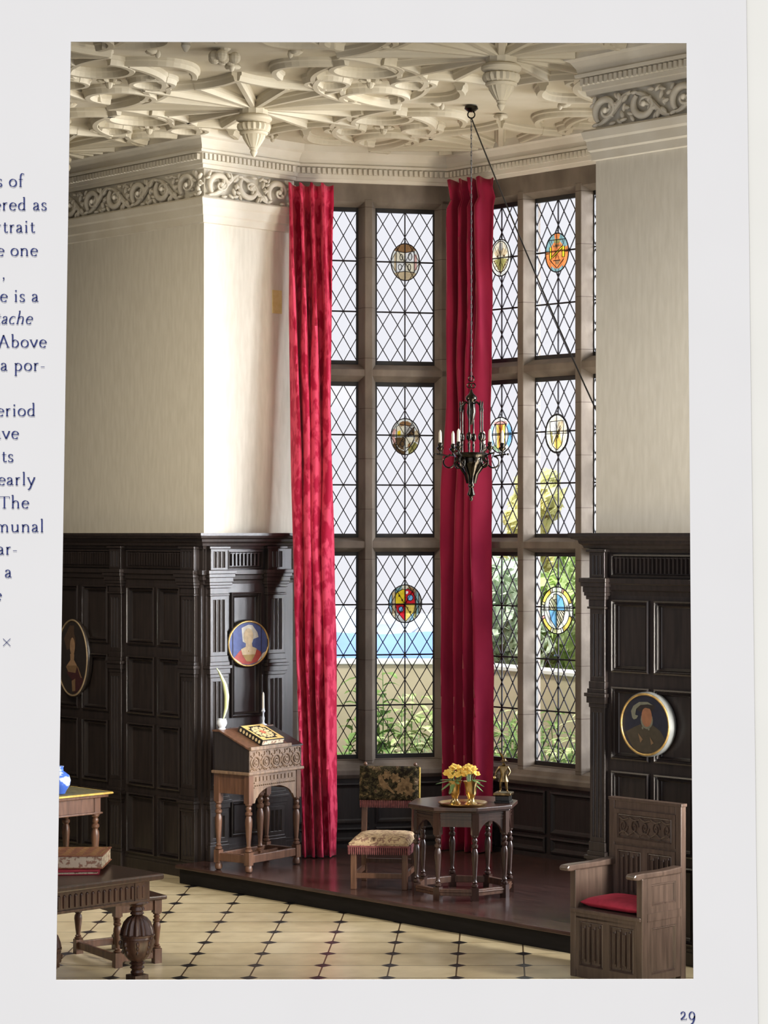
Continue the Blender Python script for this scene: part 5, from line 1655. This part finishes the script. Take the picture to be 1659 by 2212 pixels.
    for s in (0, 1):
        for j in range(n + 1):
            for i in range(n + 1):
                x, y = i / n * 2 - 1, j / n * 2 - 1
                e = ((1 - abs(x) ** 5) * (1 - abs(y) ** 5)) ** .45
                z = .002 + (.038 + .036 * e if s else .034 * (1 - e))
                vs.append((x * cw, y * cdp - .012, z))
    q = (n + 1) ** 2
    for s in (0, 1):
        for j in range(n):
            for i in range(n):
                r = s * q + j * (n + 1) + i
                fs.append((r, r + 1, r + n + 2, r + n + 1))
    for i in range(n):
        a = i; b = n * (n + 1) + i; c = i * (n + 1); d = c + n
        fs += [(a, a + 1, q + a + 1, q + a), (b, b + 1, q + b + 1, q + b), (c, c + n + 1, q + c + n + 1, q + c), (d, d + n + 1, q + d + n + 1, q + d)]
    o = MB().add(vs, fs).build('seat_cushion', M['red_cloth'], smooth=70, loc=Mx @ Vector((0, 0, .45)), rot=-PI / 4)
    tag(o, 'flat crimson cushion on the seat of the panelled armchair', 'cushion')
wainscot_chair()

# ------------------------------------------------------------------ great table in the foreground, with stool and books
def draw_table():
    K = Vector((-2.085, 14.2, 0))
    root = empty('oak_table', K, PI / 4, 'heavy dark oak table with a fluted frieze and bulbous carved leg, bottom left foreground', 'table')
    m, mf = M['oak_deep'], M['oak_table']
    Wt, Lt, Ht = .95, 1.85, .772
    # local: x runs to 0 at the corner (negative = nearer), y back
    MB().box(-Wt, 0, 0, Lt, Ht - .04, Ht).build('table_top', m, root, bevel=.012)
    x0, x1, y0, y1 = -Wt + .10, -.10, .06, Lt - .10
    mb = MB().box(x0, x1, y0, y0 + .03, Ht - .17, Ht - .04)
    n = 18
    for k in range(n):
        c = x0 + (x1 - x0) * (k + .5) / n
        mb.prism([(c - .013, y0), (c - .008, y0 - .010), (c + .008, y0 - .010), (c + .013, y0)], Ht - .145, Ht - .075)
        mb.ellipsoid((c, y0, Ht - .075), .013, .010, .012, None, 8, 4)
    mb.box(x0 - .01, x1 + .01, y0 - .012, y0, Ht - .175, Ht - .158)
    mb.build('fluted_frieze', mf, root, bevel=.002)
    mb = MB().box(x1 - .03, x1, y0 + .03, y1, Ht - .17, Ht - .04).box(x0, x0 + .03, y0 + .03, y1, Ht - .17, Ht - .04).box(x0, x1, y1, y1 + .03, Ht - .17, Ht - .04)
    mb.build('side_frieze', m, root)
    for (x, y) in ((x1 - .03, y0 + .05), (x0 + .03, y0 + .05), (x1 - .03, y1 - .02), (x0 + .03, y1 - .02)):
        mb = MB()
        mb.box(x - .055, x + .055, y - .055, y + .055, Ht - .175, Ht - .04)
        mb.lathe([(.06, Ht - .19), (.075, Ht - .182), (.07, Ht - .172)], 20, (x, y, 0))
        mb.lathe([(.03, Ht - .26), (.044, Ht - .25), (.036, Ht - .235), (.048, Ht - .225), (.040, Ht - .205), (.055, Ht - .19)], 18, (x, y, 0))
        # cup-and-cover bulb: gadrooned cover, plain band, carved cup
        mb.lathe([(.034, Ht - .26), (.062, Ht - .275), (.088, Ht - .305), (.103, Ht - .345), (.109, Ht - .375)], 64, (x, y, 0), lobes=14, amp=.17)
        mb.lathe([(.100, Ht - .372), (.110, Ht - .378), (.110, Ht - .388), (.104, Ht - .392), (.106, Ht - .402), (.100, Ht - .406)], 26, (x, y, 0))
        mb.lathe([(.104, Ht - .405), (.106, Ht - .43), (.096, Ht - .47), (.078, Ht - .51), (.056, Ht - .535), (.036, Ht - .55)], 40, (x, y, 0), lobes=8, amp=.06)
        for k in range(8):
            a = k * PI / 4 + .2
            for (rr, zz, s) in ((.104, Ht - .43, .012), (.098, Ht - .455, .010), (.088, Ht - .485, .010)):
                mb.ellipsoid((x + rr * math.cos(a), y + rr * math.sin(a), zz), s, s, s * 1.4, None, 7, 5)
        mb.lathe([(.034, Ht - .548), (.05, Ht - .56), (.034, Ht - .572), (.046, Ht - .585), (.032, Ht - .60), (.042, Ht - .615), (.034, Ht - .632)], 18, (x, y, 0))
        mb.box(x - .05, x + .05, y - .05, y + .05, 0, Ht - .63)
        mb.build('bulbous_leg', mf, root, smooth=35)
    for (a, b, c, d) in ((x0 + .03, x1 - .03, y0 + .03, y0 + .07), (x0 + .03, x1 - .03, y1 - .04, y1), (x0 + .01, x0 + .05, y0 + .05, y1 - .02)):
        MB().box(a, b, c, d, .03, .09).build('floor_stretcher', m, root, bevel=.004)
    Mx = Matrix.Translation(K) @ Matrix.Rotation(PI / 4, 4, 'Z')
    # big tan book
    bk = empty('book', Mx @ Vector((-.272, .275, Ht + .026)), .03, 'thick tan leather book with patterned page edges on the foreground table', 'book')
    BW, BD, BT = .48, .40, .085
    MB().box(-BW, 0, 0, BD, 0, .008).box(-BW, 0, 0, BD, BT - .008, BT).box(-BW - .006, -BW + .004, 0, BD, 0, BT).build('leather_cover', M['leather'], bk, bevel=.003)
    mb = MB().box(-BW + .004, -.008, .007, BD - .007, .008, BT - .008)
    mb.build('page_block', M['gauffered'], bk)
    mb = MB()
    for (a, b, c, d) in ((-BW + .02, -.02, .02, .026), (-BW + .02, -.02, BD - .026, BD - .02), (-BW + .02, -BW + .026, .02, BD - .02), (-.026, -.02, .02, BD - .02)):
        mb.box(a, b, c, d, BT - .001, BT + .0012)
    for i in range(5):
        for j in range(5):
            cx_, cy_ = -BW + .07 + i * .085, .06 + j * .07
            mb.tube([(cx_ + .020 * math.cos(t), cy_ + .020 * math.sin(t), BT) for t in [2 * PI * q / 12 for q in range(12)]], .0010, 4, closed=True)
    mb.build('gold_tooling', M['gold'], bk)
    # flat red book under it and a folded cloth
    b2 = empty('book', Mx @ Vector((-.33, .235, Ht)), .13, 'thin crimson bound volume lying beneath the thick tan book', 'book')
    MB().box(-.46, 0, 0, .38, 0, .006).box(-.46, 0, 0, .38, .018, .024).box(-.465, -.455, 0, .38, 0, .024).build('cover', M['red_cloth'], b2, bevel=.003)
    MB().box(-.455, -.008, .008, .372, .006, .018).build('page_block', M['gauffered'], b2)
draw_table()

def joint_stool():
    root = empty('joint_stool', (-2.54, 15.15, 0), math.radians(35), 'low oak joint stool with turned legs and floor rails, behind the bulbous table leg', 'stool')
    m = M['oak_furn']
    W_, D_, Hh = .29, .62, .46
    MB().box(-.05, W_ + .05, -.06, D_ + .06, Hh - .028, Hh).build('seat', M['oak_deep'], root, bevel=.008)
    for (x, y) in ((0, 0), (W_, 0), (0, D_), (W_, D_)):
        mb = MB().box(x - .026, x + .026, y - .026, y + .026, 0, .10).box(x - .026, x + .026, y - .026, y + .026, .34, Hh - .028)
        turned(mb, x, y, baluster(.10, .34, .028), 12)
        mb.build('leg', m, root, smooth=40)
    for (a, b, c, d) in ((0, W_, -.012, .012), (0, W_, D_ - .012, D_ + .012), (-.012, .012, 0, D_), (W_ - .012, W_ + .012, 0, D_)):
        MB().box(a + .02 if b - a > .1 else a, b - .02 if b - a > .1 else b, c + .02 if d - c > .1 else c, d - .02 if d - c > .1 else d, .035, .085).build('stretcher', m, root, bevel=.003)
        MB().box(a + .02 if b - a > .1 else a, b - .02 if b - a > .1 else b, c + .02 if d - c > .1 else c, d - .02 if d - c > .1 else d, .36, Hh - .028).build('seat_rail', m, root)
joint_stool()

def side_table():
    K = Vector((-3.18, 18.55, 0))
    root = empty('side_table', K, PI / 4, 'narrow oak side table under an olive cloth, against the panelling at the far left', 'table')
    m = M['oak_furn']
    Wt, Dt, Ht = .95, .55, .775
    MB().box(-Wt, -.0, 0, Dt, Ht - .03, Ht).build('table_top', m, root, bevel=.006)
    MB().box(-Wt + .06, -.06, .035, .06, Ht - .15, Ht - .03).box(-.085, -.06, .06, Dt - .06, Ht - .15, Ht - .03).box(-Wt + .04, -.04, .025, .065, Ht - .165, Ht - .15).build('frieze_rail', m, root, bevel=.003)
    for (x, y) in ((-.09, .06), (-Wt + .09, .06), (-.09, Dt - .07), (-Wt + .09, Dt - .07)):
        mb = MB().box(x - .03, x + .03, y - .03, y + .03, Ht - .17, Ht - .03)
        turned(mb, x, y, baluster(.16, Ht - .17, .034), 12)
        mb.box(x - .03, x + .03, y - .03, y + .03, 0, .16)
        mb.build('leg', m, root, smooth=40)
    for (a, b, c, d) in ((-Wt + .1, -.1, .045, .075), (-Wt + .1, -.1, Dt - .085, Dt - .055), (-.105, -.075, .08, Dt - .09)):
        MB().box(a, b, c, d, .06, .12).build('stretcher', m, root, bevel=.003)
    # cloth with a braid edge
    Mx = Matrix.Translation(K) @ Matrix.Rotation(PI / 4, 4, 'Z')
    cl = empty('tablecloth', Mx @ Vector((0, 0, Ht)), PI / 4, 'olive woven cloth with a gold braid edge on the far left side table', 'tablecloth')
    n, k = 30, 16
    vs, fs = [], []
    for s in (0, 1):
        for j in range(k + 1):
            for i in range(n + 1):
                x, y = -Wt - .02 + (Wt + .04) * i / n, -.02 + (Dt + .04) * j / k
                vs.append((x, y, .003 + .007 * s + .004 * abs(noise.noise(Vector((x * 9, y * 9, 1))))))
    q = (n + 1) * (k + 1)
    for s in (0, 1):
        for j in range(k):
            for i in range(n):
                r = s * q + j * (n + 1) + i
                fs.append((r, r + 1, r + n + 2, r + n + 1))
    for i in range(n):
        a, b = i, k * (n + 1) + i
        fs += [(a, a + 1, q + a + 1, q + a), (b, b + 1, q + b + 1, q + b)]
    for j in range(k):
        a, b = j * (n + 1), (j + 1) * (n + 1)
        fs += [(a, b, q + b, q + a), (a + n, b + n, q + b + n, q + a + n)]
    MB().add(vs, fs).build('cloth', M['tablecloth'], cl, smooth=60)
    MB().tube([(-Wt - .02, -.022, .004), (.022, -.022, .004), (.022, Dt + .02, .004)], .009, 6).build('braid_edge', M['gold_braid'], cl)
    jar = MB().lathe([(.045, 0), (.05, .008), (.06, .03), (.085, .07), (.092, .11), (.08, .15), (.05, .175), (.035, .185), (.032, .21), (.038, .225), (.030, .222), (.026, .2), (.002, .19)], 24)
    tag(jar.build('china_jar', M['china_blue'], loc=Mx @ Vector((-.385, .14, Ht + .014)), smooth=60), 'round blue and white china jar cut off by the left edge of the picture', 'jar')
side_table()

# ------------------------------------------------------------------ oval portraits
def portrait(loc, rot, rx, rz, depth, shapes, back, rim, side, label, rimw=.018):
    root = empty('oval_portrait', loc, rot, label, 'painting')
    n = 44
    mb = MB()
    def ovl(sx, sz): return [(sx * math.cos(2 * PI * k / n), sz * math.sin(2 * PI * k / n)) for k in range(n)]
    prof = [(0, 0), (0, -depth * .8), (-.006, -depth), (-.014, -depth * 1.02)]
    vs, fs = [], []
    for (o_, y) in prof:
        vs += [(x, y, z) for x, z in ovl(rx + o_, rz + o_)]
    for i in range(len(prof) - 1):
        for k in range(n):
            fs.append((i * n + k, i * n + (k + 1) % n, (i + 1) * n + (k + 1) % n, (i + 1) * n + k))
    fs.append(tuple(range(n)))
    mb.add(vs, fs)
    mb.build('frame', side, root, smooth=50)
    mb = MB().tube([(x, -depth * 1.0, z) for x, z in ovl(rx - .016, rz - .016)], .0085, 8, closed=True)
    mb.build('gilt_rim', rim, root, smooth=70)
    mats = [back]
    mb = MB()
    o2 = ovl(rx - .018, rz - .018)
    y0 = -depth * .90
    mb.add([(x, y0, z) for x, z in o2] + [(x, y0 + .006, z) for x, z in o2], [tuple(range(n))] + [(i, (i + 1) % n, n + (i + 1) % n, n + i) for i in range(n)])
    for q, (mm, poly) in enumerate(shapes):
        if mm not in mats: mats.append(mm)
        pts = [(a * (rx - .018), y0 - .0006 * (q + 1), b * (rz - .018)) for a, b in poly]
        mb.add(pts, [tuple(range(len(pts)))], mats.index(mm))
    mb.build('painted_panel', mats, root)
    return root
def pm(name, c): return mat(name, c, .55, tuple(q * .8 for q in c), 25)
pb, pskin, pwhite, pred, pgold = pm('painted_blue', (.10, .14, .36)), pm('painted_flesh', (.80, .62, .38)), pm('painted_white', (.82, .78, .68)), pm('painted_scarlet', (.58, .09, .07)), pm('painted_ochre', (.55, .36, .12))
pdk, pbr, pdskin, pdred, ptan = pm('painted_umber', (.035, .027, .026)), pm('painted_brown', (.10, .06, .04)), pm('painted_dusky_flesh', (.42, .26, .15)), pm('painted_maroon', (.07, .022, .026)), pm('painted_tan', (.26, .16, .085))
pnavy, pface, pmoss, pgrey = pm('painted_navy', (.022, .024, .045)), pm('painted_ruddy_flesh', (.38, .17, .09)), pm('painted_moss', (.075, .06, .04)), pm('painted_grey_fur', (.23, .23, .17))
face = ell(.20, .27, 20, .02, .32)
portrait(H(.012, .431, 1.963), -ROT, .232, .205, .045,
         [(pwhite, [(-.34, .72), (.0, .86), (.2, .84), (.46, .5), (.52, .28), (.26, .2), (.2, .02), (-.1, .0), (-.28, .1)]), (pred, [(-.72, -.62), (-.42, -.3), (-.1, -.2), (.3, -.2), (.62, -.38), (.72, -.6), (.4, -.86), (0, -.95), (-.3, -.9)]),
          (pwhite, [(-.9, -.55), (-.72, -.62), (-.3, -.9), (-.45, -.86), (-.7, -.74)]), (pwhite, [(.72, -.46), (.92, -.36), (.8, -.6), (.45, -.84)]), (pskin, [(-.12, .12), (.16, .12), (.2, -.14), (.42, -.24), (.34, -.5), (-.3, -.5), (-.38, -.24), (-.14, -.14)]),
          (pskin, ell(.24, .36, 20, .0, .34)), (pgold, [(-.3, -.5), (.34, -.5), (.14, -.82), (-.1, -.8)]), (pgold, ell(.03, .04, 8, 0, -.34))],
         pb, M['gold'], M['black'], 'oval portrait of a lady in red on a blue ground, hung above the desk')
portrait(H(-1.81, -.03, 1.79), ROT, .245, .352, .045,
         [(pbr, [(-.6, .5), (-.2, .86), (.1, .86), (.1, .3), (-.4, .2)]), (pdred, [(-.2, -.2), (.2, -.15), (.5, -.35), (.72, -.6), (.5, -.82), (.1, -.95), (-.05, -.6), (-.4, -.4)]), (ptan, [(-.45, -.25), (-.2, -.12), (.1, -.1), (.3, -.22), (.2, -.4), (-.3, -.38)]),
          (pdskin, [(-.16, .1), (.12, .1), (.1, -.05), (.3, -.2), (-.4, -.22), (-.14, -.06)]), (pbr, ell(.24, .26, 18, -.02, .42)), (pdskin, ell(.17, .24, 18, .0, .3)), (ptan, [(-.05, -.62), (.2, -.55), (.2, -.88), (.0, -.9)]), (ptan, [(.3, -.2), (.4, -.24), (.66, -.52), (.56, -.52)])],
         pdk, pm('tarnished_gilt', (.30, .22, .13)), M['oak_dark'], 'dark tall oval portrait of a woman on the left-hand panelling')
portrait(H(4.45 + .53, -.03, 1.60), ROT, .232, .222, .055,
         [(pmoss, [(-.85, -.3), (-.5, -.12), (-.2, .0), (.3, .0), (.62, -.18), (.82, -.45), (.5, -.85), (0, -.98), (-.5, -.85)]), (pdk, [(-.5, .5), (-.3, .68), (.1, .76), (.42, .64), (.3, .46), (-.2, .42)]), (pgrey, ell(.26, .30, 16, .06, .15)),
          (pface, ell(.22, .34, 20, .06, .26)), (pdk, [(-.2, .44), (.0, .56), (.3, .52), (.3, .62), (-.1, .68), (-.3, .58)]), (pgrey, [(-.55, .2), (-.6, .42), (-.5, .6), (-.25, .74), (.1, .76), (.32, .66), (.1, .68), (-.2, .64), (-.38, .5), (-.42, .3), (-.3, .28), (-.36, .18), (-.48, .14)]),
          (ptan, [(-.3, -.3), (-.1, -.5), (-.2, -.62)]), (ptan, [(.2, -.4), (.36, -.6), (.25, -.66)]), (pgrey, ell(.04, .05, 8, -.1, -.12)), (pgrey, ell(.04, .05, 8, .16, -.14))],
         pnavy, M['gold'], pm('grey_painted_wood', (.20, .21, .21)), 'round portrait of a bearded man in a feathered hat, hung on the right-hand panelling')

# ------------------------------------------------------------------ garden outside
M['garden_wall'] = mat('cream_garden_wall', (.43, .37, .25), .9, (.36, .32, .21), 2)
M['coping'] = mat('white_coping', (.66, .65, .61), .8, (.6, .59, .55), 3)
M['soil'] = mat('garden_soil', (.20, .17, .10), .95, (.12, .10, .06), 4)
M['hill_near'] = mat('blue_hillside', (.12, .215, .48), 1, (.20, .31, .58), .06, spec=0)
M['hill_far'] = mat('pale_blue_hillside', (.44, .53, .67), 1, (.50, .56, .67), .05, spec=0)  # distance haze put into the paler blue of the far ridge
M['shrub_a'] = foliage('pale_variegated_leaf', (.58, .62, .36), (.26, .34, .13), 9)
M['shrub_b'] = foliage('mid_green_leaf', (.24, .36, .13), (.11, .18, .06), 9)
M['tree_a'] = foliage('soft_green_foliage', (.60, .74, .34), (.46, .60, .30), 2)
M['tree_b'] = foliage('pale_yellow_foliage', (.88, .84, .46), (.74, .76, .44), 2)
M['tree_c'] = foliage('grey_green_foliage', (.66, .76, .62), (.52, .64, .50), 2)
M['bark'] = mat('brown_bark', (.22, .16, .10), .9, (.14, .1, .06), 8)
mb = MB().prism([(-8, 21.4), (-2.4, 21.4), (-2.1, 20.3), (-.4, 20.45), (2.0, 17.9), (9, 13.5), (14, 16), (10, 30), (-10, 30)], -.4, -.02)
tag(mb.build('garden_ground', M['soil']), kind='structure')
def gwall(a, b, zt, label):
    a, b = Vector((*a, 0)), Vector((*b, 0))
    d = (b - a); L = d.length
    root = empty('garden_wall', a, math.atan2(d.y, d.x), label, 'wall')
    MB().box(0, L, 0, .22, -.05, zt - .05).build('wall_body', M['garden_wall'], root)
    MB().box(-.01, L + .01, -.012, .24, zt - .05, zt).build('coping', M['coping'], root, bevel=.01)
gwall((-5.5, 22.95), (-.25, 22.75), 1.63, 'low cream garden wall with white coping seen through the left window')
gwall((-.2, 24.31), (2.6, 20.03), 1.50, 'low cream garden wall with white coping seen through the right window')
def hills(name, m, y, x0, x1, base, hgt, amp, seed, label):
    n, k = 90, 10
    vs, fs = [], []
    for j in range(k + 1):
        t = j / k
        for i in range(n + 1):
            x = x0 + (x1 - x0) * i / n
            top = hgt + amp * noise.noise(Vector((x * .13, seed, 0))) + .35 * amp * noise.noise(Vector((x * .5, seed, 2)))
            vs.append((x, y + t * 9 - 4 * t * noise.noise(Vector((x * .3, t * 3, seed))), base + (top - base) * math.sin(t * PI / 2) if True else 0))
    for j in range(k):
        for i in range(n):
            r = j * (n + 1) + i
            fs.append((r, r + 1, r + n + 2, r + n + 1))
    tag(MB().add(vs, fs).build(name, m, smooth=80), label, 'hills')
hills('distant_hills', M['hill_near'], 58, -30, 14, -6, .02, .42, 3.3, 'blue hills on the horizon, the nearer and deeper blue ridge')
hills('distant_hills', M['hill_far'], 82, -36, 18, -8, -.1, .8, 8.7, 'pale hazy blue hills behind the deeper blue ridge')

def shrub(x, y, h, nst, m, label, group, seed, leaf=.20, wid=.055):
    rnd = random.Random(seed)
    root = empty('garden_shrub', (x, y, -.03), 0, label, 'shrub', group)
    lf, st = MB(), MB()
    for s in range(nst):
        a = 2 * PI * s / nst + rnd.random()
        sp = rnd.uniform(.08, .30)
        hh = h * rnd.uniform(.6, 1)
        tip = Vector((sp * math.cos(a), sp * math.sin(a), hh))
        pts = [Vector((0, 0, 0)).lerp(tip, t) + Vector((sp * .5 * math.sin(t * PI) * math.cos(a), sp * .5 * math.sin(t * PI) * math.sin(a), 0)) for t in (0, .25, .5, .75, 1)]
        st.tube(pts, [.009, .008, .007, .006, .004], 5)
        nl = int(hh * 15)
        for k in range(nl):
            t = .18 + .82 * k / nl
            f = t * 4; i = min(3, int(f))
            c = pts[i].lerp(pts[i + 1], f - i)
            b = k * 2.4 + rnd.random()
            L = leaf * rnd.uniform(.7, 1.3)
            up = rnd.uniform(.1, .9)
            d = Vector((math.cos(b), math.sin(b), up)).normalized()
            sd = d.cross(Vector((0, 0, 1))).normalized()
            nn = sd.cross(d)
            vs = []
            for q in range(5):
                u = q / 4
                cc = c + d * L * u - Vector((0, 0, 1)) * L * .55 * u * u
                ww = wid * math.sin(PI * (u * .86 + .10)) * rnd.uniform(.9, 1.1)
                vs += [cc - sd * ww + nn * ww * .25, cc, cc + sd * ww + nn * ww * .25]
            fs = []
            for q in range(4):
                g = q * 3
                fs += [(g, g + 1, g + 4, g + 3), (g + 1, g + 2, g + 5, g + 4)]
            lf.add(vs, fs)
    lf.build('foliage', m, root, smooth=60)
    st.build('stem', M['leaf'], root)
ORD = ['first', 'second', 'third', 'fourth', 'fifth', 'sixth', 'seventh']
for (x, y, h, n, mm, sd) in [(-1.50, 21.6, 1.2, 8, 'shrub_b', 1), (-1.20, 22.2, 1.65, 7, 'shrub_b', 2), (-1.00, 21.4, 1.10, 9, 'shrub_a', 3), (-.74, 22.05, 1.55, 8, 'shrub_a', 4), (-.50, 21.4, 1.2, 9, 'shrub_a', 5), (-.28, 22.1, 1.5, 6, 'shrub_b', 6)]:
    shrub(x, y, h, n, M[mm], ORD[sd - 1] + ' broad-leaved shrub from the left against the cream wall, beyond the left window', 'shrubs beyond the left window', sd)
for q, (x, y, h, n, mm, sd) in enumerate([(-.02, 22.6, 1.25, 8, 'shrub_a', 11), (.14, 21.7, 1.15, 8, 'shrub_b', 12), (.36, 22.5, 1.35, 8, 'shrub_b', 16), (.46, 21.3, 1.25, 9, 'shrub_a', 13), (.70, 21.9, 1.35, 8, 'shrub_a', 17), (.80, 20.9, 1.15, 8, 'shrub_b', 14), (1.02, 21.3, 1.3, 8, 'shrub_a', 15)]):
    shrub(x, y, h, n, M[mm], ORD[q] + ' narrow-leaved shrub from the left against the cream wall, beyond the right window', 'shrubs beyond the right window', sd, .26, .028)
def tree(x, y, zc, rx, rz, m, label, seed):
    rnd = random.Random(seed)
    root = empty('garden_tree', (x, y, -.03), 0, label, 'tree')
    mb = MB()
    for k in range(30):
        a, b = rnd.random() * 2 * PI, rnd.uniform(-1, 1)
        r = rnd.uniform(.2, .85) * math.sqrt(max(.1, 1 - .6 * b * b))
        c = Vector((rx * r * math.cos(a), rx * r * math.sin(a), zc + rz * b * .9))
        s = rnd.uniform(.26, .44) * rx
        for q in range(85):
            d = Vector((rnd.gauss(0, 1), rnd.gauss(0, 1), rnd.gauss(0, 1)))
            d.normalize()
            p = c + d * s * rnd.uniform(.55, 1.05)
            ax = (d + Vector((rnd.uniform(-.8, .8), rnd.uniform(-.8, .8), rnd.uniform(-.6, .9)))).normalized()
            u = ax.orthogonal().normalized()
            v = ax.cross(u)
            L, wd = rnd.uniform(.06, .12), rnd.uniform(.035, .06)
            mb.add([p - u * L, p + v * wd + ax * .008, p + u * L, p - v * wd + ax * .008], [(0, 1, 2, 3)])
    mb.build('crown', m, root)
    mb = MB().tube([(0, 0, 0), (.04, .02, zc * .5), (0, 0, zc)], [.09, .07, .04], 8)
    mb.build('trunk', M['bark'], root)
tree(.0, 25.6, 1.95, .62, .66, M['tree_c'], 'soft green tree beyond the garden wall, seen beside the dark red curtain', 21)
tree(.40, 26.9, 3.0, .42, .62, M['tree_b'], 'pale yellow tree rising highest beyond the garden wall', 22)
tree(1.12, 24.7, 2.05, .60, .66, M['tree_a'], 'bright green tree beyond the garden wall, seen through the right-hand lights', 23)
tree(.58, 25.9, 1.85, .48, .58, M['tree_a'], 'small green tree beyond the garden wall, between the grey-green and the bright green ones', 25)
tree(1.75, 26.3, 2.75, .6, .6, M['tree_b'], 'yellow-green tree beyond the garden wall at the far right', 24)
